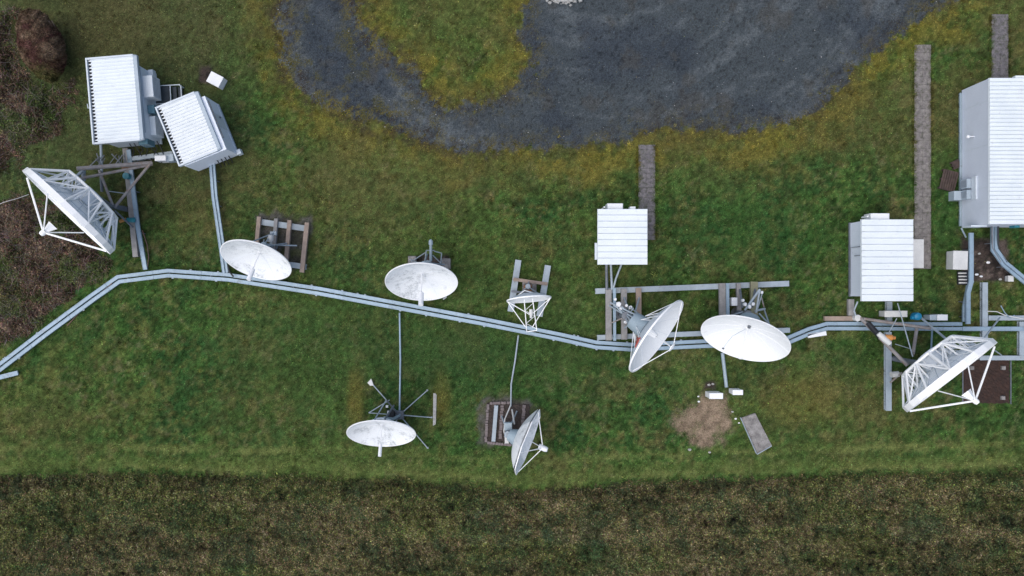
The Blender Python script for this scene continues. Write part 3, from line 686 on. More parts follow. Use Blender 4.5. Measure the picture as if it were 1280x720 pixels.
for i, (dx, mm, lb) in enumerate(((0, 'steel', 'dark cable leaving the big right shelter, left of the pair'), (7.5, 'cable', 'black cable leaving the big right shelter, right of the pair'))):
    conduit([(1240 + dx, 279), (1240.5 + dx, 310), (1251 + dx, 328)], .05, lb, mm, [.9, .62, .6], 'loose_cable', 'cable')

# ------------------------------------------------------------------ shelters
def corrugated(b, x0, x1, y0, y1, z, pitch, rib, hgt, axis='x', groove=0):
    """sheet whose ribs run along axis"""
    a0, a1, c0, c1 = (y0, y1, x0, x1) if axis == 'x' else (x0, x1, y0, y1)
    n = max(2, round((a1 - a0) / pitch)); pt = (a1 - a0) / n; prof = []
    for i in range(n):
        s = a0 + i * pt
        if groove and i: prof += [(s, z), (s + .004, z - groove), (s + .030, z - groove), (s + .034, z), (s + pt * (1 - rib), z), (s + pt * (1 - rib * .75), z + hgt), (s + pt * (1 - rib * .25), z + hgt)]; continue
        prof += [(s, z), (s + pt * (1 - rib) , z), (s + pt * (1 - rib * .75), z + hgt), (s + pt * (1 - rib * .25), z + hgt)]
    prof.append((a1, z)); vs = []; fs = []
    for t, zz in prof:
        for c in (c0, c1): vs.append((c, t, zz) if axis == 'x' else (t, c, zz))
    for i in range(len(prof) - 1): fs.append((2 * i, 2 * i + 1, 2 * i + 3, 2 * i + 2))
    # underside skirt
    k = len(vs)
    for t in (a0, a1):
        for c in (c0, c1): vs.append((c, t, z - .09) if axis == 'x' else (t, c, z - .06))
    fs += [(k, k + 1, k + 3, k + 2), (0, 1, k + 1, k), (2 * len(prof) - 2, 2 * len(prof) - 1, k + 3, k + 2)]
    fs += [tuple([2 * i for i in range(len(prof))] + [k + 2, k]), tuple([2 * i + 1 for i in range(len(prof))] + [k + 3, k + 1])]
    b.add(vs, fs)
def lshelter(c, rz, label):
    r = empty('equipment_shelter', c, label, 'shelter', 'equipment shelters', rz); r['_inlocal'] = 1; return r
def ac_unit(root, x0, x1, y0, y1, z0, z1, m='white'):
    b = MB(); b.box(x0, x1, y0, y1, z0, z1, .03); o = b.build('air_conditioner', m, root)
    b = MB(); n = 6
    if (x1 - x0) > (y1 - y0):
        for i in range(n):
            z = z0 + .08 + (z1 - z0 - .16) * i / (n - 1); b.box(x0 + .08, x1 - .08, y0 - .012, y0, z - .01, z + .01); b.box(x0 + .08, x1 - .08, y1, y1 + .012, z - .01, z + .01)
    else:
        for i in range(n):
            z = z0 + .08 + (z1 - z0 - .16) * i / (n - 1); b.box(x0 - .012, x0, y0 + .08, y1 - .08, z - .01, z + .01); b.box(x1, x1 + .012, y0 + .08, y1 - .08, z - .01, z + .01)
    b.build('grille', 'steel', o); return o

# middle shelter K
hK = 2.5; k = S * (H - hK) / H
xa, xb, ya, yb = 107 * k, 169.5 * k, 29.3 * k, 99 * k
cx, cy = (xa + xb) / 2, (ya + yb) / 2; W2, D2 = (xb - xa) / 2, (yb - ya) / 2
K = lshelter((cx, cy, 0), 0, 'small square white roofed shelter in the middle below the gravel yard')
b = MB(); b.box(-W2 + .28, W2 - .1, -D2 + .25, D2 - .08, .35, hK - .07); b.build('wall', 'wall', K)
b = MB(); b.box(-W2, W2, -D2, D2, hK - .16, hK - .10, .01); corrugated(b, -W2 + .01, W2 - .01, -D2 + .01, D2 - .01, hK - .01, .355, .10, .03, 'x', .07); b.build('roof', 'roof', K)
b = MB(); b.box(-W2 + .24, -W2 + .28, -1.0, 0.0, .45, hK - .25, .01); dd = b.build('door', 'whitewarm', K)
b = MB(); b.box(-W2 - .14, W2 * -1 + .0, -D2 + .3, -D2 + 1.3, hK - .35, hK - .2, .02); b.build('door_canopy', 'frame', K)
ac_unit(K, -W2 + .62, -W2 + 1.55, D2 - .08, D2 + .36, 1.3, 2.2)
b = MB(); b.box(-W2 + 1.95, -W2 + 2.28, D2 - .08, D2 + .16, 1.7, 2.3, .02); b.build('vent_box', 'white', K)
b = MB(); b.tube([(-W2 + .42, D2 + .12, 0), (-W2 + .42, D2 + .12, 2.35)], .05, 8); b.build('pipe', 'white', K)
for i, (sx, sy) in enumerate(((-1, -1), (1, -1), (1, 1), (-1, 1))):
    b = MB(); b.box(sx * (W2 - .45) - .12, sx * (W2 - .45) + .12, sy * (D2 - .45) - .12, sy * (D2 - .45) + .12, 0, .35); b.build('footing', 'concrete', K)

# mid right shelter J
hJ = 2.2; k = S * (H - hJ) / H
xa, xb, ya, yb = 437 * k, 502 * k, -16.5 * k, 86 * k
cx, cy = (xa + xb) / 2, (ya + yb) / 2; W2, D2 = (xb - xa) / 2, (yb - ya) / 2
J = lshelter((cx, cy, 0), 0, 'white ribbed roof shelter left of the long paved path with a doorstep')
wx0 = 21.1 - cx
b = MB(); b.box(wx0, W2 - .15, -D2 + .28, D2 - .05, .12, hJ - .07); b.build('wall', 'wall', J)
b = MB(); b.box(-W2, W2, -D2, D2, hJ - .16, hJ - .10, .01); corrugated(b, -W2 + .01, W2 - .01, -D2 + .01, D2 - .01, hJ - .01, .37, .10, .03, 'x', .07); b.build('roof', 'roof', J)
b = MB(); b.tube([(wx0 - .06, -D2 + .4, .2), (wx0 - .06, D2 * .35, .2), (wx0 - .06, D2 * .35, 1.6)], .03, 6); b.tube([(wx0 - .06, -D2 + .35, 1.7), (wx0 - .06, D2 * .4, 1.7), (wx0 + .1, D2 * .4, 1.7)], .028, 6)
b.build('wall_conduit', 'steel', J)
b = MB(); b.tube([(wx0 - .12, D2 * .13, .9), (wx0 - .12, D2 * .13, 1.9)], .02, 6); b.box(wx0 - .14, wx0, D2 * .13 - .02, D2 * .13 + .02, .88, .93); b.box(wx0 - .14, wx0, D2 * .13 - .02, D2 * .13 + .02, 1.86, 1.9); b.build('wall_bracket', 'steel', J)
b = MB(); b.box(wx0 - .08, wx0 + .1, -D2 + .25, D2 - .02, 0, .12); b.build('base_frame', 'steel', J)
b = MB(); b.box(W2 - .15, W2 - .11, -.5, .6, .3, 2.0, .01); o = b.build('door', 'wallgrey', J)
b = MB(); b.box(W2 - .11, W2 - .06, .35, .42, 1.1, 1.25, .01); b.build('door_handle', 'steel', o)
b = MB(); s0 = P(1142, 335, .3); s1_ = P(1155, 299, .3); b.box(s0.x - .35 - cx, s1_.x - cx, s0.y - cy, s1_.y - cy, .0, .3, .02); b.build('doorstep', 'whitewarm', J)
ac_unit(J, -W2 + .68, -W2 + 1.8, D2 - .05, D2 + .38, 1.1, 1.95)
b = MB(); b.tube([(-W2 + .52, D2 + .2, 1.2), (-W2 + .52, D2 + .2, 1.9)], .06, 8); b.build('pipe', 'white', J)

# big right shelter
hN = 2.75; k = S * (H - hN) / H
bx0, bx1 = 28.05, 34.6; by0, by1 = 80 * k, 263 * k
cx, cy = (bx0 + bx1) / 2, (by0 + by1) / 2; W2, D2 = (bx1 - bx0) / 2, (by1 - by0) / 2
N = lshelter((cx, cy, 0), 0, 'large white ribbed roof shelter at the right edge with units on its grey wall')
b = MB(); b.box(-W2 + .0, W2 - .1, -D2 + .02, D2 - .02, .1, hN - .08); b.build('wall', mat('big_shelter_wall', (.62, .67, .75), (.58, .63, .71), .8, .55, stain=(.48, .5, .53)), N)
b = MB(); b.box(-W2 - .02, W2, -D2, D2, hN - .16, hN - .09, .01); corrugated(b, -W2 - .01, W2 - .01, -D2 + .01, D2 - .01, hN - .02, .235, .28, .03, 'x', .05); b.build('roof', 'roof', N)
b = MB(); b.box(-W2 + 1.5, -W2 + 4, D2, D2 + .12, hN - .3, hN + .0, .01); b.build('roof_flashing', 'roof', N)
b = MB(); b.box(-W2 - .13, -W2 - .003, -D2 + .1, D2 - .2, .0, .14, .01); b.tube([(-W2 - .16, -D2 + .1, .2), (-W2 - .16, D2 - .2, .2)], .035, 6); b.build('base_channel', 'hub', N)
for yy in (3.0, 0.4, -2.1): b = MB(); b.box(-W2 - .012, -W2 - .001, yy - .012, yy + .012, .15, hN - .15); b.build('panel_joint', 'frame', N)
for (zz, y0_) in ((.35, 0.0), (.35, -.95)):
    pass
yu = lambda py, z: P(0, py, z).y - cy
o = ac_unit(N, -W2 - .34, -W2 - .003, yu(235, 1.2), yu(223, 1.2), .55, 1.15, 'fascia')
o = ac_unit(N, -W2 - .34, -W2 - .003, yu(248.5, 1.2), yu(237, 1.2), .55, 1.15, 'fascia')
b = MB(); b.box(-W2 - .10, -W2 - .003, yu(249, 1.5), yu(220, 1.5), 1.2, 1.6, .02); b.build('unit_hood', 'frame', N)
b = MB(); p_, q_ = P(1193, 250, .6), P(1204, 238.5, .6); b.box(p_.x - cx, -W2 - .17, p_.y - cy, q_.y - cy, 0, .6, .03); b.build('condenser', 'fascia', N)
b = MB(); b.tube([(-W2 - .34, yu(171, 1.2), 1.3), (-W2, yu(171, 1.2), 1.3)], .035, 8); b.lathe((-W2 - .34, yu(171, 1.2), 1.32), (0, 0, -1), [(.0, 0), (.09, .02), (.10, .12), (.0, .12)], 12); b.build('wall_lamp', 'white', N)
b = MB(); p_, q_ = P(1214.5, 283.3, 1.8), P(1230, 275, 1.8); b.box(p_.x - cx, q_.x - cx + .2, p_.y - cy, -D2 + .018, .9, 1.8, .03); b.build('entry_box', 'wallgrey', N)
b = MB(); b.tube([(-W2 - .1, -D2 - .02, .2), (-W2 + .25, -D2 - .6, .12)], .05, 8); b.build('drain_pipe', 'hub', N)
b = MB(); b.box(.4, 1.2, -D2 - .3, -D2 + .018, .8, 1.4, .02); b.build('service_box', 'fascia', N)
b = MB(); b.box(-W2 + 2.2, -W2 + 2.5, -D2 - .12, -D2 + .018, 1.2, 1.7, .02); b.build('service_box', 'teal', N)

# rotated upper left shelters
def corner_frame(cs, h):
    """pixel corners TL TR BR BL of a roof at height h -> centre, angle, half sizes"""
    q = [P(a, c, h) for a, c in cs]; c = sum(q, Vector()) / 4
    ex = ((q[1] - q[0]) + (q[2] - q[3])) / 2; ey = ((q[0] - q[3]) + (q[1] - q[2])) / 2
    rz = math.atan2(ex.y, ex.x); return Vector((c.x, c.y, 0)), rz, ex.length / 2, ey.length / 2
def left_shelter(cs, h, label, wall_in, sheet, pitch):
    c, rz, a, d = corner_frame(cs, h); s = lshelter(c, rz, label)
    wl, wr, wb, wt = wall_in
    b = MB(); b.box(-a + wl, a - wr, -d + wb, d - wt, .35, h - .2); b.build('wall', 'wallgrey', s)
    b = MB(); t = .11       # edge frame
    b.box(-a, -a + t * .8, -d, d, h - .22, h + .03, .01); b.box(-a + t * .8, a - .22, -d, -d + t, h - .22, h + .01, .01); b.box(-a + t * .8, a - .22, d - t, d, h - .22, h + .01, .01)
    b.build('edge_frame', 'frame', s)
    b = MB(); b.prism([(a - .22, -d), (a, -d + .06), (a, d - .06), (a - .22, d)], h - .22, h - .01, .05); b.build('fascia', 'fascia', s)
    b = MB(); b.box(-a + t * .8, a - .22, -d + t, d - t, h - .2, h - .14); b.build('gutter', 'dark', s)
    b = MB(); corrugated(b, -a + .30, a - .222, -d + t + .002, d - t - .002, h - .035, pitch, .40, .045)
    n_ = max(2, round((2 * d - 2 * t - .004) / pitch)); pt = (2 * d - 2 * t - .004) / n_
    for i in range(n_):        # every rib runs out over the gutter as a tongue
        yy = -d + t + .002 + i * pt + pt * .52; b.prism([(-a + .14, yy - pt * .02), (-a + .31, yy - pt * .24), (-a + .31, yy + pt * .30), (-a + .14, yy + pt * .12)], h - .06, h - .02)
    b.build('roof', sheet, s)
    return s, a, d, h
L_, a, d, h = left_shelter([(103.7, 73.1), (168.3, 67), (181.5, 175.1), (118.8, 179.8)], 2.75, 'larger upper left shelter with ribbed white roof and cooling units on its side', (.25, .12, .25, .55), 'roof', .2)
def lp(root, px, py, z):
    v = P(px, py, z) - Vector(root.location); v.rotate(Matrix.Rotation(-root['_rz'], 3, 'Z')); return Vector((v.x, v.y, z))
wx = a - .12
ac_unit(L_, wx, wx + .62, .15, 1.45, 1.15, 2.1, 'frame')
b = MB(); b.box(wx, wx + .42, -.72, -.22, 1.1, 1.75, .03); b.build('filter_unit', 'glass', L_)
ac_unit(L_, wx, wx + .34, -2.0, -.85, .6, 1.6, 'wallgrey')
b = MB(); b.box(wx, wx + .30, 1.5, 2.05, .9, 1.3, .02); b.box(wx, wx + .06, -2.3, 2.1, .3, .45); b.build('ledge', 'frame', L_)
b = MB(); b.box(wx, wx + .05, .2, 1.2, 2.15, 2.2); b.tube([(wx + .05, 1.9, 2.3), (wx + .05, -2, 2.3)], .03, 6); b.build('wall_pipe', 'fascia', L_)
b = MB(); b.box(-a - .03, -a - .001, -.05, .05, 2.1, 2.4); b.tube([(-a - .02, -.3, 2.5), (-a - .2, -.35, 2.55), (-a - .22, -.1, 2.55)], .03, 6); b.build('side_bracket', 'frame', L_)
for sx in (-1, 1):
    for sy in (-1, 1): b = MB(); b.box(sx * (a - .6) - .1, sx * (a - .6) + .1, sy * (d - .7) - .1, sy * (d - .7) + .1, 0, .35); b.build('footing', 'concrete', L_)
b = MB(); r = random.Random(3)
for i in range(7):
    x0_ = -a * .1 + i * .28; b.tube([(x0_, -d + .26, 1.2), (x0_ + .1, -d - .15, .9), (x0_ + r.uniform(-.5, .5), -d - .5, .5), (x0_ + r.uniform(-.5, .5), -d - r.uniform(.6, 1), .4)], .028, 6)
b.build('cable_entry', 'cable', L_)
b = MB(); b.box(a - .65, a - .1, -d - .1, -d + .24, 1.2, 2.1, .03); b.build('corner_unit', 'glass', L_)

M_, a, d, h = left_shelter([(192.7, 134.5), (246.3, 112.6), (277, 186.5), (224.6, 207.7)], 2.45, 'smaller tilted upper left shelter with dark streaks on its ribbed roof', (.25, -.22, -.04, .40), 'roofstreak', .2)
for ob in M_.children:
    if ob.name.startswith('wall'): ob.data.materials[0] = M['wall']
b = MB(); wx = a + .22
b.box(wx + .001, wx + .06, -d + .1, d - .45, .30, .5, .01); b.build('base_channel', 'fascia', M_)
b = MB(); b.box(wx + .001, wx + .03, -.4, .5, .5, 2.0, .01); o = b.build('door', 'frame', M_)
b = MB(); b.box(wx + .03, wx + .09, .32, .38, 1.1, 1.3, .01); b.build('door_handle', 'steel', o)
b = MB(); b.tube([(wx + .05, -1.2, 2.1), (wx + .05, 1.2, 2.1)], .03, 6); b.build('wall_pipe', 'steel', M_)
b = MB(); b.box(wx + .03, wx + .3, -d - .1, -d + .2, .3, .7, .02); b.build('socket_box', 'frame', M_)
for sx in (-1, 1):
    for sy in (-1, 1): b = MB(); b.box(sx * (a - .6) - .1, sx * (a - .6) + .1, sy * (d - .7) - .1, sy * (d - .7) + .1, 0, .35); b.build('footing', 'concrete', M_)
b = MB()
for i in range(4):
    x0_ = a - .2 - i * .25; b.tube([(x0_, -d + .0, 1.0), (x0_, -d - .25, .7), (x0_ - .1, -d - .35, .35)], .03, 6)
b.build('cable_entry', 'cable', M_)

# grated landing between the two
c = P(207, 118, .55); rz = -R(4) + R(8)
st = empty('metal_landing', (c.x, c.y, 0), 'dark grated metal landing with pale rails between the two upper left shelters', 'landing', None, R(3)); st['_inlocal'] = 1
b = MB(); b.box(-.85, .3, -.55, .5, .5, .55)
b.build('deck', 'grille', st)
b = MB()
for i in range(2): b.box(.34 + i * .28, .60 + i * .28, -.55, .5, .33 - i * .17, .37 - i * .17)
b.build('step', 'grille', st)
for yy in (-.58, .53):
    b = MB(); b.bar((-.85, yy, .62), (.95, yy, .62), .05); b.build('rail', 'frame', st)
b = MB(); b.bar((.33, -.58, .60), (.33, .53, .60), .05); b.bar((.95, -.58, .5), (.95, .53, .5), .05); b.build('edge_bar', 'frame', st)
for xx in (-.8, .9):
    for yy in (-.55, .5):
        b = MB(); b.bar((xx, yy, 0), (xx, yy, .6), .05); b.build('leg', 'frame', st)

# ------------------------------------------------------------------ cabinets and boxes
def cabinet(cs, h, label, m='white', feet=True, name='cabinet', cat='cabinet', lid=True, louvre=False, z0=.08):
    c, rz, a, d = corner_frame(cs, h); o = empty(name, c, label, cat, None, rz); o['_inlocal'] = 1
    b = MB(); b.box(-a + .02, a - .02, -d + .02, d - .02, z0, h - .05, .01); b.build('body', m, o)
    if lid: b = MB(); b.box(-a, a, -d, d, h - .05, h, .02); b.build('lid', m, o)
    b = MB(); b.box(-a * .7, a * .7, d - .018, d - .004, z0 + .08, h - .12); b.bar((a * .5, d + .01, h * .5), (a * .5, d + .01, h * .65), .025); b.build('door', m, o)
    for sx in (-1, 1): b = MB(); b.box(sx * (a - .07) - .04, sx * (a - .07) + .04, -d + .05, d - .05, 0, z0); b.build('foot', 'steel', o)
    return o
cabinet([(263, 88), (279, 96.5), (273.5, 109.5), (258.5, 102)], .75, 'small tilted white cabinet on dark soil right of the larger upper left shelter')
cabinet([(886.8, 491.4), (904, 491.4), (904, 498.8), (886.8, 498.8)], 1.1, 'larger left one of two low white cabinets above the bare soil')
cabinet([(916, 487.4), (929, 487.4), (929, 493.8), (916, 493.8)], .95, 'smaller right one of two low white cabinets above the bare soil')
cab = cabinet([(1191.5, 313), (1210, 314), (1210, 337), (1191.5, 337)], .8, 'square off white cabinet beside the tray below the big right shelter', 'whitewarm')
cabinet([(1260.5, 344.5), (1267.5, 344.5), (1267.5, 352), (1260.5, 352)], .4, 'tiny white box at the lower right corner of the earth bed', 'whitewarm', name='junction_box', cat='junction box')
cabinet([(1106, 388.5), (1134.5, 388.5), (1134.5, 396.3), (1106, 396.3)], .8, 'long off white box just below the mid right shelter', 'whitewarm', name='equipment_box', cat='box')
cabinet([(1172, 393.2), (1185, 393.2), (1185, 400.6), (1172, 400.6)], .9, 'bright white box right of the blue motor', 'white', name='equipment_box', cat='box')
cabinet([(1162.5, 393.6), (1171.5, 393.6), (1171.5, 400.4), (1162.5, 400.4)], .8, 'grey box between the blue motor and the bright white box', 'fascia', name='equipment_box', cat='box')
cabinet([(193, 194.6), (206.8, 194.0), (207, 200.6), (193.3, 201.2)], .95, 'small bright white junction box on the beam between the upper left shelters', 'white', name='junction_box', cat='junction box')
cabinet([(915, 372), (922, 372), (922, 382.3), (915, 382.3)], .8, 'small white enclosure standing in the steel grid above the tilted round dish', 'white', name='enclosure', cat='enclosure')
cabinet([(206, 193), (216, 192), (217, 201), (207, 202)], .7, 'grey blue terminal box right of the small white junction box', 'fascia', name='terminal_box', cat='terminal box')
# white slats beside the square cabinet
for i in range(4):
    p = P(1198 + .3 * i, 341.5 + i * 4.0, .25); q = P(1208 + .2 * i, 341.5 + i * 4.0, .25); b = MB(); b.bar((p.x, p.y, .22), (q.x, q.y, .25), .075, .05)
    tag(b.build('insulator_bar', 'whitewarm'), '%s of four short white bars in a row below the square cabinet' % ('topmost', 'second', 'third', 'lowest')[i], 'bar', 'short white bars below the square cabinet')
b = MB(); p = P(1203, 347.5); b.box(p.x - .35, p.x + .4, p.y - .42, p.y + .42, 0, .16); tag(b.build('dark_plinth', 'dark'), 'dark plinth carrying the four short white bars', 'plinth')
# wooden pallets by the big shelter
def pallet(px, py, rz, label, w, d, m):
    p = P(px, py); o = empty('wooden_pallet', p, label, 'pallet', None, rz); o['_inlocal'] = 1
    n = 7
    for i in range(n):
        t = -w / 2 + w * (i + .5) / n; b = MB(); b.box(t - w / n * .40, t + w / n * .40, -d / 2, d / 2, .18, .205); b.build('board', m, o)
    for yy in (-d / 2 + .06, 0, d / 2 - .06): b = MB(); b.box(-w / 2, w / 2, yy - .05, yy + .05, .0, .18); b.build('bearer', m, o)
M['darkwood'] = mat('dark_wood', (.075, .05, .042), (.04, .03, .027), 4, .9)
pallet(1184, 226, -R(14), 'dark brown wooden pallet against the grey wall of the big right shelter', 1.0, 1.25, 'darkwood')
pallet(1193, 206, R(25), 'small dark board stack above the brown pallet', .5, .5, 'darkwood')
# stones and bits
def stone(px, py, s, label, m='rubble', z=0):
    p = P(px, py); b = MB(); r = random.Random(int(px * 13 + py)); prof = []
    vs = []; fs = []; n = 8
    for j, (hh_, rr) in enumerate(((0, 1), (.45, .95), (.8, .55), (.88, .0))):
        for i in range(n):
            t = 2 * math.pi * i / n; k_ = rr * s * r.uniform(.75, 1.1) if rr else 0.01 * s
            vs.append((p.x + math.cos(t) * k_ * 1.25, p.y + math.sin(t) * k_ * .85, z + hh_ * s * .7))
    for j in range(3):
        for i in range(n): fs.append((j * n + i, j * n + (i + 1) % n, (j + 1) * n + (i + 1) % n, (j + 1) * n + i))
    b.add(vs, fs); return tag(b.build('stone', m, smooth=False), label, 'stone')
stone(873, 495.6, .06, 'white stone left of the larger low white cabinet', 'white')
stone(873.5, 502, .07, 'white stone on the upper left rim of the bare soil', 'white')
stone(919.6, 523.4, .07, 'pale stone at the right rim of the bare soil, nearer the soil', 'white')
stone(923.8, 528.6, .06, 'pale stone touching the upper left of the concrete slab', 'white')
stone(915.5, 514.6, .07, 'small pale stone above the pair beside the concrete slab', 'rubble')
stone(886.5, 481, .10, 'stone in the dark hollow above the left low white cabinet', 'rubble')
stone(891, 480, .09, 'small stone in the dark hollow above the left low white cabinet', 'rubble')
stone(1235, 328, .10, 'white stone in the middle of the earth bed below the big shelter', 'white')
stone(1224, 317, .08, 'small stone in the upper part of the earth bed below the big shelter', 'rubble')
stone(1221, 343, .10, 'white upright stone in the earth bed close to the tray', 'white')
stone(1250, 349, .10, 'grey stone near the tiny white box at the earth bed', 'rubble')
stone(1226.5, 345.5, .09, 'pale stone at the bottom edge of the earth bed', 'white')
stone(862, 562, .10, 'pale pebble on the grass below the bare soil', 'rubble')
stone(887, 565.5, .08, 'lone pale pebble on the grass straight below the bare soil', 'rubble')
# rubble heap at the top edge of the gravel
b = MB(); r = random.Random(9)
for i in range(90):
    p = P(r.gauss(703, 9), 1.5 - abs(r.gauss(0, 2.6)) * (1 if r.random() < .75 else -1), 0); s_ = r.uniform(.05, .14); an = r.uniform(0, 3)
    b.prism([(p.x + math.cos(an + t) * s_, p.y + math.sin(an + t) * s_ * .8) for t in (0, 1.4, 2.9, 4.5)], 0, s_ * 1.1, s_ * .3)
tag(b.build('rubble_heap', 'rubble'), 'heap of pale rubble at the top edge of the gravel yard', 'rubble', kind='stuff')
# weathered strip right of the spider mount
b = MB(); p, q = P(541.3, 532), P(545.3, 491.5); b.prism([(p.x, p.y), (q.x - .02, p.y + .1), (q.x + .03, q.y - .1), (q.x - .05, q.y), (p.x + .02, q.y)], -.01, .08, .01)
tag(b.build('concrete_strip', 'rubble'), 'narrow crumbling concrete strip right of the spider mount', 'strip')

# ------------------------------------------------------------------ antennas
def basis(az, el):
    n = Vector((math.cos(el) * math.cos(az), math.cos(el) * math.sin(az), math.sin(el)))
    u = Vector((0, 0, 1)).cross(n).normalized(); v = n.cross(u); return n, u, v
class Dish:
    """reflector, rim and feed in real space; az el in degrees, D metres, centre of the rim at c"""
    def __init__(s, c, az, el, D, base, label, fD=.40, mr='dish', group='round dish antennas', name='satellite_dish', rimw=.05, backmat='dish_back', seg=64, thick=.05):
        s.c = Vector(c); s.D = D; s.n, s.u, s.v = basis(R(az), R(el)); s.dep = D / (16 * fD); s.f = D * fD
        s.root = empty(name, base, label, 'dish antenna', group)
        R0 = D / 2; prof = [(max(R0 * t, .004), R0 * R0 * t * t / (4 * s.f) - s.dep) for t in [i / 12 for i in range(13)]]
        b = MB(); b.lathe(s.c, s.n, prof, seg); s.refl = b.build('reflector', mr, s.root, True)
        b = MB(); b.lathe(s.c, s.n, [(r_, h_ - thick) for r_, h_ in prof], seg); b.build('back_skin', backmat, s.root, True)
        b = MB(); b.lathe(s.c, s.n, [(R0 - .012, .006), (R0 + .035, .006), (R0 + .035, -rimw), (R0 - .012, -rimw)], seg, True); b.build('rim', 'truss', s.root, True)
    def pt(s, ru, rv, h): return s.c + s.u * ru + s.v * rv + s.n * h
    def onrim(s, t, k=1.0, h=0.0): return s.pt(math.cos(t) * s.D / 2 * k, math.sin(t) * s.D / 2 * k, h)
    def surf(s, t, k, dh=0.0):
        r_ = s.D / 2 * k; return s.pt(math.cos(t) * r_, math.sin(t) * r_, r_ * r_ / (4 * s.f) - s.dep + dh)
    def vertex(s, dh=0.0): return s.pt(0, 0, -s.dep + dh)
    def seams(s, n, m='dish_back'):
        b = MB()
        for i in range(n):
            t = 2 * math.pi * (i + .5) / n
            b.tube([s.surf(t, .12 + .88 * j / 8, .004) for j in range(9)], .009, 4)
        b.build('panel_seam', m, s.refl)
    def backribs(s, n, inner, outer, dep, r_=.025, m='truss', name='rib'):
        for i in range(n):
            t = 2 * math.pi * (i + .5) / n; b = MB()
            b.tube([s.surf(t, outer, -.06), s.pt(math.cos(t) * s.D / 2 * inner, math.sin(t) * s.D / 2 * inner, -s.dep - dep)], r_, 6)
            b.tube([s.surf(t, outer * .55, -.06), s.pt(math.cos(t) * s.D / 2 * inner, math.sin(t) * s.D / 2 * inner, -s.dep - dep)], r_, 6)
            b.build(name, m, s.root)
    def drum(s, r_, l, m='hub', r2=None):
        b = MB(); r2 = r2 or r_
        b.lathe(s.vertex(-.03), -s.n, [(r_ + .05, 0), (r_ + .05, .05), (r_, .05), (r2, l), (.0, l + .002)], 28); b.build('hub_drum', m, s.root, True)
    def tubefeed(s, l, r0, r1, z0=0.0, m='white'):
        b = MB(); b.lathe(s.vertex(z0), s.n, [(r0 + .1, 0), (r0 + .1, .02), (r0, .03), (r0, l * .60), (r1, l * .62), (r1, l - .02), (r1 * .9, l), (.0, l)], 20); return b.build('feed_horn', m, s.root, True)
    def post(s, base, top, r_=.16, m='hub'):
        b = MB(); bx, by = base; b.tube([(bx, by, .0), (bx, by, top)], r_, 16); b.lathe((bx, by, 0), (0, 0, 1), [(0, .03), (r_ + .16, .03), (r_ + .16, .0)], 16)
        b.lathe((bx, by, top), (0, 0, 1), [(r_ + .04, -.3), (r_ + .04, 0), (0, .02)], 16); b.build('post', m, s.root, True)

def strut(root, a, c, r_, m='galv', name='strut', n=8):
    b = MB(); b.tube([a, c], r_, n); return b.build(name, m, root, True)

# B ------------------------------------------------------------
B = Dish((-15.14, 1.60, 2.4), -99.6, 31.2, 4.11, (P(341, 308)[0], P(341, 308)[1], .0), 'round white dish beside the four brown timbers, left end of the lawn', .42)
B.seams(8); B.tubefeed(1.95, .035, .14); pb = B.vertex(-.45)
B.drum(.55, .35, 'dish_back', .38)
B.post((pb.x + .05, pb.y + .1), pb.z - .1, .14)
for (a_, c_) in (((343, 289), .46), ((371, 307), .46), ((330, 300), .46)):
    q = P(*a_, c_); strut(B.root, q, (pb.x + .05, pb.y + .1, 1.7), .045, 'galv', 'leg')
q = P(343, 291, .5); strut(B.root, (q.x, q.y, .5), B.surf(R(120), .5, -.08), .04, 'galv', 'actuator')
strut(B.root, P(358, 304, .5), B.surf(R(60), .5, -.08), .04, 'galv', 'actuator')
b = MB(); p = P(337, 300, 1.2); b.lathe((p.x + .0, p.y + .1, 1.0), (0.2, 1, .1), [(0, .25), (.16, .2), (.2, 0), (.16, -.2), (0, -.25)], 14); b.build('gear_box', 'whitewarm', B.root, True)
b = MB(); q = P(342.5, 292, .46); b.box(q.x - .2, q.x + .2, q.y - .12, q.y + .12, .46, .62, .02); b.build('foot_plate', 'galv', B.root)

# C ------------------------------------------------------------
p = P(534, 322)
Cd = Dish((-5.34, .31, 2.5), -87.5, 30.6, 4.21, (p.x, p.y, 0), 'round white dish facing down with bright stub feed, just above the long tray', .42)
Cd.seams(8); Cd.tubefeed(2.15, .035, .15); pc = Cd.vertex(-.5); Cd.drum(.6, .35, 'dish_back', .4)
Cd.post((pc.x + .1, pc.y + .15), pc.z, .15)
top = Vector((pc.x + .15, pc.y + .25, 1.9))
for a_ in ((511, 329), (558, 331), (534, 318)): strut(Cd.root, P(*a_, .1), top, .045, 'galv', 'leg')
b = MB(); b.tube([P(538.5, 303, 1.9), P(538.5, 326, 1.4)], .085, 10); b.lathe(P(538.5, 303.5, 1.9), (0, 1, .1), [(0, -.12), (.13, -.12), (.13, .1), (.06, .2), (0, .2)], 10); b.build('actuator', 'hub', Cd.root, True)
b = MB()
for a_, c_ in (((533, 313), (531, 327)), ((533, 313), (543, 313)), ((543, 314), (552, 316.5)), ((552, 316.5), (551, 329)), ((541, 319), (551, 329)), ((514, 327), (533, 315)), ((512, 324), (526, 330))):
    b.tube([P(*a_, 1.2), P(*c_, 1.0)], .035, 6)
b.build('lattice', 'galv', Cd.root, True)
for (x0, y0, x1, y1) in ((510, 320, 520, 331), (552, 323, 563, 336)):
    p0, p1 = P(x0, y1, .3), P(x1, y0, .3); b = MB(); b.box(p0.x, p1.x, p0.y, p1.y, 0, .3, .03); b.build('base_block', 'concrete', Cd.root)
b = MB(); p0 = P(554, 374, .4); b.tube([p0, P(558, 371, .3)], .05, 6); b.build('clamp', 'whitewarm', Cd.root)

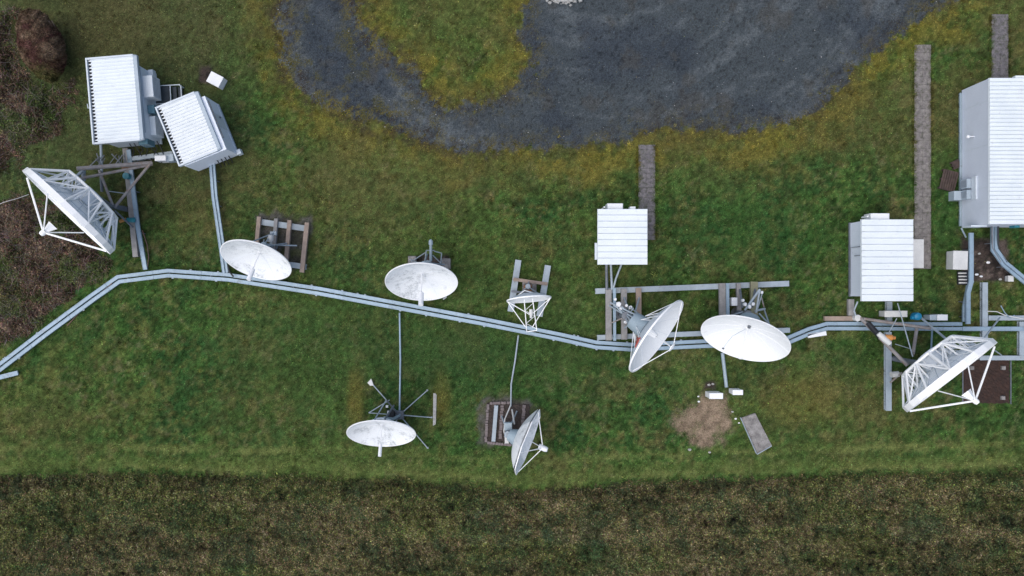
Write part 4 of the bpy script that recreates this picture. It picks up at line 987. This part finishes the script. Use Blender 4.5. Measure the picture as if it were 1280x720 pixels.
# D small edge-on with long gregorian-like feed frame --------------
p = P(662, 360)
D_ = Dish((1.01, -.70, 2.2), -85.1, 8, 2.61, (p.x, p.y, 0), 'small dish seen edge-on between two pale rails with a long feed frame', .45, 'dish_clean', rimw=.07)
pd = D_.vertex(-.35); D_.post((pd.x, pd.y + .1), 2.1, .11, 'galv')
for t in (R(0), R(180)):
    strut(D_.root, D_.onrim(t, .98, .0), P(657 if t else 665.5, 409, 1.9), .026, 'truss', 'feed_strut'); strut(D_.root, D_.onrim(t, .98, .0), P(663.5, 394, 2.2), .026, 'truss', 'feed_strut')
b = MB()
A1, A2 = D_.pt(-.28, -.3, -.1), D_.pt(.22, -.3, -.1); B1, B2 = P(658.5, 414.5, 1.9), P(671, 413, 1.9)
if A1.x > A2.x: A1, A2 = A2, A1
for q0, q1 in ((A1, B1), (A2, B2)):
    b.tube([q0, q1], .028, 6); b.tube([q0 + Vector((0, 0, .5)), q1 + Vector((0, 0, .12))], .022, 6)
b.tube([B1, B2], .03, 6)
for k in range(4):
    t0, t1 = .15 + k * .2, .35 + k * .2; e, g_ = (A1.lerp(B1, t0), A2.lerp(B2, t1)) if k % 2 else (A2.lerp(B2, t0), A1.lerp(B1, t1)); b.tube([e, g_], .016, 5)
b.build('feed_frame', 'truss', D_.root, True)
b = MB(); q = P(663.8, 393, 2.2); b.lathe(q, (0, -1, .1), [(0, -.3), (.10, -.3), (.13, -.05), (.08, .05), (.08, .22), (0, .22)], 14); b.build('feed_horn', 'whitewarm', D_.root, True)
strut(D_.root, D_.pt(.9, .1, -.15), P(655.5, 363, 2.5), .03, 'truss', 'back_strut'); strut(D_.root, D_.pt(-.9, .1, -.15), P(656, 363, 2.5), .03, 'truss', 'back_strut')
for a_ in ((648, 369), (679, 371), (661, 352)): strut(D_.root, P(*a_, .3), (pd.x, pd.y + .1, 1.2), .035, 'galv', 'leg')
b = MB(); q = P(660, 360, .9); b.box(q.x - .25, q.x + .25, q.y - .2, q.y + .2, .3, .7, .03); b.build('mount_box', 'rust', D_.root)
b = MB(); b.box(q.x - .1, q.x + .14, q.y - .1, q.y + .12, .71, .95, .03); b.build('motor', 'steel', D_.root)

# E spider mount ----------------------------------------------------
cE = P(499.2, 519, .4)
E_ = Dish((-7.73, -8.65, 2.4), -88.1, 33.1, 3.99, (cE.x, cE.y, 0), 'round white dish on a five armed spider mount at the lower left of the lawn', .42)
E_.seams(8); E_.tubefeed(1.95, .03, .10); E_.drum(.75, .22, 'dish_back', .55)
b = MB(); b.box(cE.x - .26, cE.x + .26, cE.y - .26, cE.y + .26, .18, .42, .03); b.build('base_plate', 'steel', E_.root)
for a_ in ((464, 478.5), (534, 488), (539.5, 521.8), (534.5, 560), (487, 541)):
    q = P(*a_, .08); strut(E_.root, (cE.x, cE.y, .32), q, .034, 'galv', 'arm')
    b = MB(); b.box(q.x - .05, q.x + .05, q.y - .05, q.y + .05, 0, .06); b.build('foot', 'galv', E_.root)
b = MB(); q = P(463.5, 479, .15); b.prism([(q.x - .22, q.y + .02), (q.x - .05, q.y - .16), (q.x + .18, q.y - .15), (q.x + .02, q.y + .28)], .06, .14, .01); b.build('foot_plate', 'whitewarm', E_.root)
ve = E_.vertex(-.25); b = MB(); b.tube([(cE.x, cE.y, .42), (cE.x - .25, cE.y - .1, 1.2), (ve.x + .1, ve.y + .15, ve.z - .1)], .10, 10); b.build('post', 'hub', E_.root, True)
A_ = P(461, 516, 1.0); B_ = P(487, 500, 1.3); C_ = P(486, 518, 1.0)
strut(E_.root, A_, B_, .035, 'galv'); strut(E_.root, A_, C_, .035, 'galv'); strut(E_.root, P(483, 500, 1.5), E_.surf(R(110), .45, -.08), .04, 'galv', 'actuator')
strut(E_.root, P(483, 500, 1.5), (cE.x, cE.y, .5), .05, 'steel')
strut(E_.root, C_, (ve.x, ve.y, ve.z - .2), .05, 'steel'); strut(E_.root, P(492, 507, 1.1), E_.surf(R(70), .4, -.08), .06, 'steel')
for a_ in ((483.6, 508.5), (485.5, 515.5)): q = P(*a_, 1.5); b = MB(); b.box(q.x - .07, q.x + .07, q.y - .06, q.y + .08, 1.35, 1.5, .02); b.build('converter', 'white', E_.root)
b = MB(); q = P(489, 519, .6); b.box(q.x - .25, q.x + .2, q.y - .3, q.y + .3, .3, .8, .03); b.build('mount_box', 'dark', E_.root)

# F -----------------------------------------------------------------
p = P(634, 536)
F_ = Dish((.96, -9.15, 2.3), -19.7, 12.1, 4.07, (p.x, p.y, 0), 'faceted white dish turned right above the brick edged earth bed', .36, 'dish', rimw=.04, seg=8, thick=.12, backmat='dish')
for ob in F_.root.children: ob.data.polygons.foreach_set('use_smooth', [False] * len(ob.data.polygons))
vf = F_.vertex(-.5); F_.drum(.5, .5, 'hub', .35); F_.post((vf.x - .1, vf.y), 2.1, .17, 'galv')
fe = P(678.5, 560, 2.55)
for t in (R(10), R(100), R(190), R(262)):
    q = F_.onrim(t, .96, 0); strut(F_.root, q, fe, .028, 'truss', 'feed_strut')
b = MB(); d_ = (F_.n); b.lathe(fe - d_ * .25, d_, [(0, 0), (.17, 0), (.17, .42), (.13, .55), (0, .55)], 14); b.build('feed_horn', 'white', F_.root, True)
for a_ in ((631, 546), (627, 520), (646, 514)): strut(F_.root, P(*a_, .1), (vf.x - .1, vf.y, 1.5), .05, 'galv', 'leg')
b = MB(); b.tube([P(638.5, 506, .3), P(631, 524, .9), P(630, 540, .9), P(634, 549, 1.1)], .04, 7); b.tube([P(640, 512, .3), P(643, 530, 1.2)], .05, 7); b.build('cable_loop', 'whitewarm', F_.root, True)
b = MB(); q = P(635, 533, 1.6); b.box(q.x - .22, q.x + .25, q.y - .25, q.y + .22, 1.3, 1.6, .03); b.build('mount_box', 'hub', F_.root)
b = MB(); q = P(634, 547, 1.6); b.box(q.x - .15, q.x + .1, q.y - .35, q.y + .25, 1.4, 1.65, .03); b.build('gear_box', 'whitewarm', F_.root)
b = MB(); b.lathe(P(637, 545, 1.8), (0, 0, 1), [(.09, -.2), (.09, .02), (0, .03)], 10); b.build('motor', 'dark', F_.root)

# H with grey drum ----------------------------------------------------
p = P(786, 394)
Hd = Dish((8.42, -2.84, 3.2), -36.7, 23.0, 5.0, (p.x, p.y, 0), 'tilted white dish with grey drum behind it, left half of the steel grid', .40, 'dish_clean', rimw=.09)
Hd.seams(12); Hd.drum(.62, .95, 'hub', .52); Hd.backribs(8, .25, .92, .45, .022)
fh = Hd.pt(0, 0, 1.12)
for t in (R(5), R(95), R(185), R(275)): strut(Hd.root, Hd.onrim(t, .98, 0), fh, .026, 'truss', 'feed_strut')
b = MB(); b.lathe(fh - Hd.n * .1, Hd.n, [(0, -.06), (.28, .0), (.26, .05), (0, .12)], 18); b.build('subreflector', 'dish_clean', Hd.root, True)
b = MB(); b.lathe(Hd.vertex(0), Hd.n, [(.28, 0), (.22, .4), (.14, .75), (0, .75)], 18); b.build('feed_cone', 'dish_clean', Hd.root, True)
vh = Hd.vertex(-1.0); axis = -Hd.n
b = MB(); q0 = vh
for k, (o1, o2) in enumerate(((.35, .1), (.12, .35), (-.12, .3), (-.38, .1))):
    s0 = vh + Hd.u * o1 - Hd.v * .1; e0 = P(763 + k * 4.2, 379 + (k % 2) * 3 - (1.5 - k) * .5, 1.0); b.tube([s0, e0], .05, 8)
b.build('yoke_tubes', 'galv', Hd.root, True)
for a_ in ((762, 382), (780, 372), (781, 410), (799, 372)):
    strut(Hd.root, P(*a_, .48), vh - Hd.v * .2, .05, 'galv', 'leg')
strut(Hd.root, P(762.5, 404.5, 1.0), P(779, 397, 1.6), .04, 'pipe')
Hd.post((vh.x - .3, vh.y + .2), 2.0, .2, 'steel')
b = MB()
for (a_, c_, s_) in ((769.5, 374, .09), (773.5, 380.5, .17), (783.5, 382, .09), (788.5, 384.5, .12), (782, 402.5, .1), (776, 386, .1)):
    q = P(a_, c_, 1.7); b = MB(); b.prism([(q.x + math.cos(t) * s_, q.y + math.sin(t) * s_) for t in (0.3, 1.2, 2.3, 3.5, 4.4, 5.4)], 1.4, 1.7, .03); b.build('converter', 'white', Hd.root)
b = MB()
for (a_, c_, e_, g_) in ((777, 383, 793, 397), (783, 397, 792, 385), (780, 390, 786, 402), (787, 384, 797, 391), (768, 381, 790, 404)): b.tube([P(a_, c_, 1.7), P(e_, g_, 1.9)], .04, 6)
b.build('lattice', 'galv', Hd.root, True)
def pr(v): k_ = H / (H - v.z) / S; return (640 + v.x * k_, 360 - v.y * k_)
def near(D, px, py):
    best = None
    for i_ in range(90):
        for j_ in range(4, 20):
            t_ = math.pi * (i_ / 89.0); v_ = D.surf(t_, j_ / 20, -.08); a_ = pr(v_); e_ = (a_[0] - px) ** 2 + (a_[1] - py) ** 2
            if best is None or e_ < best[0]: best = (e_, v_)
    return best[1]
tri = [near(Hd, 794.6, 421), near(Hd, 800.6, 422.5), near(Hd, 794.8, 434)]; up_ = -Hd.n * .05
b = MB(); b.add([v_ for v_ in tri] + [v_ + up_ for v_ in tri], [(0, 1, 2), (3, 5, 4), (0, 3, 4, 1), (1, 4, 5, 2), (2, 5, 3, 0)])
b.build('red_flag', 'red', Hd.root)

# I ------------------------------------------------------------------
p = P(934, 378)
I_ = Dish((13.48, -2.98, 3.3), -113.6, 26.2, 5.01, (p.x, p.y, 0), 'clean tilted white dish on the right half of the steel grid', .40, 'dish_clean', rimw=.05)
I_.seams(12, 'truss'); I_.drum(.95, .7, 'hub', .55); vi = I_.vertex(-.75); I_.post((vi.x, vi.y + .15), 2.3, .2, 'steel')
b = MB(); b.lathe(I_.vertex(0), I_.n, [(.16, 0), (.12, .04), (.04, .06), (.035, 1.25), (0, 1.27)], 18); b.build('feed_horn', 'dish_clean', I_.root, True)
b = MB(); b.lathe(I_.pt(0, 0, 1.2), I_.n, [(0, -.05), (.15, .0), (.14, .05), (0, .1)], 18); b.build('subreflector', 'dish_clean', I_.root, True)
b = MB(); b.tube([I_.surf(R(255), .08, .02), I_.surf(R(255), .5, .02), I_.surf(R(262), .93, .02)], .018, 6); b.build('heater_cable', 'frame', I_.root, True)
b = MB(); q = I_.surf(R(262), .90, .03); b.lathe(q, I_.n, [(0, .05), (.07, .05), (.07, 0)], 8); q = I_.surf(R(100), .14, .03); b.lathe(q, I_.n, [(.06, .14), (.10, .12), (.10, 0)], 8); b.build('sensor', 'steel', I_.root)
T1 = P(949.8, 361.5, 2.0)
strut(I_.root, T1, P(931, 388, 2.0), .07, 'galv'); strut(I_.root, T1, P(945, 391, 2.0), .06, 'galv'); strut(I_.root, P(953.5, 364, 1.6), P(947, 386, 1.6), .04, 'galv')
strut(I_.root, P(952, 372, 1.2), P(955, 384, 1.2), .04, 'pipe'); strut(I_.root, P(944, 388.5, 1.8), P(956, 386, 1.4), .07, 'galv'); strut(I_.root, P(955, 386, 1.4), P(962, 407, 2.8), .045, 'galv'); strut(I_.root, P(949, 392, 2.0), P(966, 410, 3.0), .05, 'galv')
strut(I_.root, P(925, 362, .5), P(928, 384, 1.9), .07, 'steel'); strut(I_.root, P(944, 362, .5), P(940, 384, 1.9), .07, 'steel'); strut(I_.root, P(905, 397, 2.6), P(928, 390, 2.2), .04, 'galv')
b = MB()
for (a_, c_, s_) in ((953, 365.5, .08), (929.5, 375.5, .08), (932, 380.5, .1), (937.5, 383.5, .11), (942, 380, .1)):
    q = P(a_, c_, 2.1); b = MB(); b.prism([(q.x + math.cos(t) * s_, q.y + math.sin(t) * s_ * 1.2) for t in (0.3, 1.2, 2.3, 3.5, 4.4, 5.4)], 1.8, 2.1, .03); b.build('converter', 'white', I_.root)

# A and G: large antennas with a white back truss ------------------------
def truss_antenna(c, az, el, D, base, label, side, feedd):
    """real round antenna: reflector, box rim, radial trusses to a back ring, four feed legs"""
    T = Dish(c, az, el, D, base, label, .42, 'dish', 'large truss antennas', 'truss_antenna', .05, 'truss_back')
    R0 = D / 2
    b = MB(); b.lathe(T.c, T.n, [(R0 + .03, .12), (R0 + .12, .12), (R0 + .12, -.20), (R0 + .03, -.20)], 24, True)
    b.build('rim_band', 'truss', T.root)
    N_ = 12; Rb = R0 * .60; zb = -T.dep - .68; Rm = R0 * .30
    fr = [T.onrim(2 * math.pi * (i + .5) / N_, 1 + .06 / R0, -.19) for i in range(N_)]
    def ring(rad, z, ph=.5): return [T.pt(math.cos(2 * math.pi * (i + ph) / N_) * rad, math.sin(2 * math.pi * (i + ph) / N_) * rad, z) for i in range(N_)]
    bk = ring(Rb, zb); md = [T.surf(2 * math.pi * (i + .5) / N_, .66, -.07) for i in range(N_)]; inn = ring(Rm, zb); im = [T.surf(2 * math.pi * (i + .5) / N_, .34, -.07) for i in range(N_)]
    b = MB(); 
    for i in range(N_): b.tube([bk[i], bk[(i + 1) % N_]], .078, 7); b.tube([inn[i], inn[(i + 1) % N_]], .035, 6)
    b.build('back_ring', 'truss', T.root, True)
    for i in range(N_):
        j = (i + 1) % N_; b = MB()
        b.tube([fr[i], bk[i]], .066, 7); b.tube([bk[i], md[i]], .052, 6); b.tube([bk[i], inn[i]], .046, 6); b.tube([inn[i], im[i]], .04, 6); b.tube([bk[i], im[i]], .04, 6)
        b.tube([fr[i], md[i]], .028, 6)
        if i % 2: b.tube([fr[i], bk[j]], .046, 6); b.tube([md[i], bk[j]], .038, 6)
        else: b.tube([bk[i], fr[j]], .046, 6); b.tube([bk[i], md[j]], .038, 6)
        b.build('rib_truss', 'truss', T.root, True)
    b = MB(); b.lathe(T.vertex(-.02), -T.n, [(Rm * .8, 0), (Rm * .8, .3), (Rm * .6, .85), (0, .86)], 20); b.build('hub_drum', 'dish_back', T.root, True)
    f = T.pt(0, 0, feedd)
    for k, t in enumerate((R(0), R(90), R(180), R(270))):
        rr = .055 if k % 2 == 0 else .035
        strut(T.root, T.onrim(t, 1 + .09 / R0, .17), f, rr, 'truss', 'feed_leg')
    b = MB(); b.lathe(f - T.n * .62, T.n, [(0, 0), (.33, .0), (.30, .05), (.12, .5), (.0, .5)], 4); b.lathe(f, T.n, [(0, -.1), (.16, -.1), (.16, .1), (.1, .2), (0, .2)], 12); b.build('feed_horn', 'truss', T.root)
    b = MB()
    for i in range(24):
        t = 2 * math.pi * i / 24; b.tube([T.surf(t, .2 + .8 * j / 8, -.065) for j in range(9)], .02, 4)
    for kk in (.5, .78): b.tube([T.surf(2 * math.pi * i / 48, kk, -.065) for i in range(49)], .018, 4)
    b.build('stiffener', 'frame', T.root, True)
    T.seams(24); T.bk = bk; T.inn = inn; T.zb = zb
    return T
def at(T, i): return T.bk[i % 12]
pA = P(150, 238)
A_t = truss_antenna((-25.08, 4.27, 4.2), -132.6, 21.0, 5.94, (pA.x, pA.y, 0), 'large truss backed antenna tilted to lower left below the larger upper left shelter', 1, 1.7)
pG = P(1120, 432)
G_t = truss_antenna((24.80, -5.02, 4.2), -52.8, 26.4, 5.85, (pG.x, pG.y, 0), 'large truss backed antenna facing lower right beside the red brown bed', -1, 1.75)
# mount of A: king post, long pipes, struts
back = A_t.pt(0, 0, A_t.zb - .05)
b = MB(); q = P(141.5, 258, 1.6); b.tube([(q.x, q.y, 0), (q.x, q.y, 2.6)], .16, 12); b.build('king_post', 'steel', A_t.root, True)
for k, (i0, tgt) in enumerate(((0, (141.5, 258, 2.6)), (3, (141.5, 258, 2.6)), (6, (141.5, 258, 2.2)), (9, (141.5, 258, 2.2)))): strut(A_t.root, A_t.inn[i0], P(*tgt), .06, 'steel', 'yoke_tube')
for (a_, za, c_, zc, r_, m_) in (((187.5, 205), 1.0, (143, 259.5), 1.7, .085, 'pipe'), ((124, 213), 1.6, (141, 257), 2.2, .08, 'pipe'), ((96, 211), 3.4, (190, 203.5), .9, .13, 'pipe'), ((96, 224), 3.2, (190, 205.5), .85, .09, 'pipe'),
                                 ((143, 263), 1.8, (166, 284), .5, .06, 'steel'), ((136, 239), .6, (158, 242), .5, .03, 'galv'), ((126, 214), 1.2, (127.5, 239), .4, .09, 'steel'), ((104.5, 210), 2.6, (104.5, 226), 2.4, .12, 'galv'),
                                 ((92, 224), 3.0, (106, 211), 2.8, .09, 'galv')):
    strut(A_t.root, P(*a_, za), P(*c_, zc), r_, m_)
b = MB(); q = P(158, 208.5, 1.5); b.box(q.x - .3, q.x + .3, q.y - .14, q.y + .14, 1.25, 1.5, .03); b.build('clamp_block', 'rust', A_t.root)
b = MB(); q = P(154, 276, .7); b.lathe(P(153.5, 275.5, .8), (1, .4, 0), [(0, -.25), (.10, -.2), (.10, .2), (0, .25)], 10); b.build('actuator_motor', 'orange', A_t.root)
b = MB(); b.lathe(P(164, 275, .8), (1, 0, 0.1), [(0, -.3), (.14, -.25), (.16, .2), (0, .3)], 12); b.build('drive_motor', 'teal', A_t.root, True)
b = MB(); b.lathe(P(158, 220, .8), (0, 0, 1), [(.2, -.2), (.2, .1), (0, .12)], 12); b.build('gear_motor', 'teal', A_t.root, True)
b = MB(); r = random.Random(21)
for i in range(14):
    a0 = (r.uniform(118, 156), r.uniform(190, 198)); a1 = (a0[0] + r.uniform(-16, 16), 208); b.tube([P(*a0, r.uniform(.5, 1.2)), P(*a1, r.uniform(.3, 1.2))], r.choice((.025, .03, .04)), 5)
b.build('bracing', 'steel', A_t.root, True)
b = MB(); q = P(129, 186, .8); b.tube([P(126, 180, .2), P(127, 203, .8), P(127, 236, .3)], .08, 8); b.build('support_leg', 'galv', A_t.root, True)
# mount of G
b = MB(); q = P(1137, 452, 2.0); b.tube([(q.x, q.y, 0), (q.x, q.y, 2.9)], .16, 12); b.build('king_post', 'steel', G_t.root, True)
for i0 in (0, 3, 6, 9): strut(G_t.root, G_t.inn[i0], (q.x, q.y, 2.6), .06, 'steel', 'yoke_tube')
for (a_, za, c_, zc, r_, m_) in (((1075, 397), .5, (1134.5, 457), 2.6, .11, 'pipe'), ((1079, 398.5), .6, (1163, 410.5), .9, .10, 'pipe'), ((1122, 379), 1.2, (1141, 446), 2.4, .035, 'galv'), ((1151, 397), .8, (1183, 424), 3.0, .07, 'galv'),
                                 ((1146, 411), .9, (1141, 443), 2.2, .10, 'pipe'), ((1072, 377), .8, (1067.5, 388), .6, .05, 'galv'), ((1067.5, 388), .6, (1072, 402), .5, .05, 'galv'), ((1113, 478), .5, (1127, 466), 1.6, .06, 'pipe'),
                                 ((1111, 416), .8, (1121, 398), .9, .03, 'galv'), ((1119, 430), .5, (1138, 436), 1.0, .025, 'galv'), ((1165, 414), .7, (1164, 438), 2.8, .05, 'tray'), ((1250, 397), .5, (1226, 428), 2.8, .05, 'galv'), ((1242, 437), 2.6, (1252, 444), .5, .035, 'galv')):
    strut(G_t.root, P(*a_, za), P(*c_, zc), r_, m_)
b = MB(); b.tube([P(1085, 404, .85), P(1100, 421, 1.5)], .17, 10); b.build('screw_sleeve', 'cable', G_t.root, True)
b = MB(); b.lathe(P(1112.5, 421.8, 1.8), (1, -.1, 0), [(0, -.3), (.16, -.28), (.18, .1), (.10, .16), (.1, .3), (0, .3)], 12); b.build('drive_motor', 'orange', G_t.root, True)
b = MB(); b.lathe(P(1106, 424, 1.8), (.7, -.7, .2), [(0, -.5), (.15, -.5), (.2, 0), (.15, .4), (0, .4)], 12); b.build('gear_box', 'whitewarm', G_t.root, True)
b = MB(); b.lathe(P(1147, 395.5, 1.0), (0, 0, 1), [(.22, -.4), (.25, -.1), (.22, .08), (.1, .14), (0, .14)], 16); b.lathe(P(1143, 397, .9), (1, 0, 0), [(0, -.2), (.12, -.2), (.12, .2)], 10); b.build('azimuth_motor', 'blue', G_t.root, True)
b = MB(); b.lathe(P(1072.5, 397.5, .6), (0, 0, 1), [(.2, -.5), (.2, 0), (0, .02)], 12); b.build('pivot_block', 'whitewarm', G_t.root)
b = MB(); b.lathe(P(1118, 468, 1.2), (1, .1, 0), [(0, -.2), (.18, -.2), (.18, .25), (0, .25)], 10); b.build('lower_motor', 'whitewarm', G_t.root)
conduit([(1234, 389), (1246, 389.5), (1256, 394), (1282, 399)], .03, 'thin pale wire lying over the steel beam at the right edge', 'whitewarm', [.3, .4, .35, .35], 'loose_wire', 'wire')
conduit([(1251, 382), (1256, 391), (1262, 397), (1268, 394)], .03, 'short bent wire crossing the beam at the right edge', 'tray', [.5, .45, .35, .3], 'loose_wire', 'wire')

# ------------------------------------------------------------------ bush
def bush():
    c = P(74, 68); root = empty('bush', (c.x, c.y, 0), 'dense rounded brown bush at the upper left corner left of the larger shelter', 'bush')
    b = MB(); r = random.Random(2)
    for i in range(9):
        t = i / 9 * 6.28; y_ = r.uniform(-1.1, 1.1); b.tube([(c.x + .2 * math.cos(t), c.y + y_ * .4, 0), (c.x + .5 * math.cos(t), c.y + y_, .9), (c.x + .75 * math.cos(t), c.y + y_ * 1.4, 1.9)], .05, 6, .02)
    b.build('stem', 'timber', root)
    ang = R(13); n = 150000
    def body(u, k):
        a = u[:, 0] * 1.14 * k; bb = u[:, 1] * 2.32 * k; a = a * (1 - .22 * np.clip(u[:, 1], 0, 1) ** 2)
        return np.stack([a * math.cos(ang) - bb * math.sin(ang), a * math.sin(ang) + bb * math.cos(ang), 1.75 + u[:, 2] * np.where(u[:, 2] > 0, 1.35, 1.55) * k], -1)
    # inner mass of twigs
    nu, nv = 60, 24; th = np.linspace(0, 2 * np.pi, nu, endpoint=False); ph = np.linspace(-np.pi / 2, np.pi / 2, nv)
    U = np.stack([np.outer(np.cos(ph), np.cos(th)), np.outer(np.cos(ph), np.sin(th)), np.outer(np.sin(ph), np.ones(nu))], -1).reshape(-1, 3)
    def lump(u): return .92 + .14 * (fbm(u[:, 0] * 5 + 5, u[:, 1] * 7 + u[:, 2] * 3, 1.0, 300, 3, .6) - .5) * 2
    Vb = body(U, lump(U) * .90); Fb = np.array([[i * nu + k, i * nu + (k + 1) % nu, (i + 1) * nu + (k + 1) % nu, (i + 1) * nu + k] for i in range(nv - 1) for k in range(nu)])
    def tint(p):
        f = fbm(p[:, 0] * 2, p[:, 1] * 2 + p[:, 2], 1, 310, 3); cc = np.tile(A3(.092, .066, .048), (len(p), 1)); f2 = fbm(p[:, 0] * 1.5 + p[:, 2], p[:, 1] * 1.5 - p[:, 2], 3.5, 314, 3, .8)
        cc = lerp(cc, A3(.135, .105, .075), sstep(.5, .7, f)); cc = lerp(cc, A3(.075, .042, .038), sstep(.5, .36, f)); cc = cc * A3(1.25, 1.12, 1.05) * (1 + 1.4 * (f2 - .5))[:, None]
        return lerp(cc, A3(.105, .12, .035), sstep(-1.2, -1.9, p[:, 1] + .15 * rng.normal(size=len(p))) * .7)
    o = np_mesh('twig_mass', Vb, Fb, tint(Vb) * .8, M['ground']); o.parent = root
    u = rng.normal(size=(n, 3)); u /= np.linalg.norm(u, axis=1)[:, None]
    p = body(u, lump(u) * rng.uniform(.86, 1.0, n)); cc = tint(p)
    L = rng.uniform(.07, .22, n); W = rng.uniform(.012, .028, n)
    t1 = np.cross(u, rng.normal(size=(n, 3))); t1 /= np.linalg.norm(t1, axis=1)[:, None]
    d = t1 + u * rng.uniform(.1, .9, n)[:, None]; d /= np.linalg.norm(d, axis=1)[:, None]; s = np.cross(d, u + rng.normal(0, .3, (n, 3))); s /= np.linalg.norm(s, axis=1)[:, None]
    V = np.stack([p - s * W[:, None], p + s * W[:, None], p + d * L[:, None]], 1).reshape(-1, 3)
    o = np_mesh('foliage', V, np.arange(3 * n).reshape(n, 3), np.repeat(jitter(cc, .32, .06), 3, 0), M['leaf']); o.parent = root
bush()

for o in list(bpy.data.objects):
    for k in ('_rz', '_inlocal', '_local'):
        if k in o: del o[k]
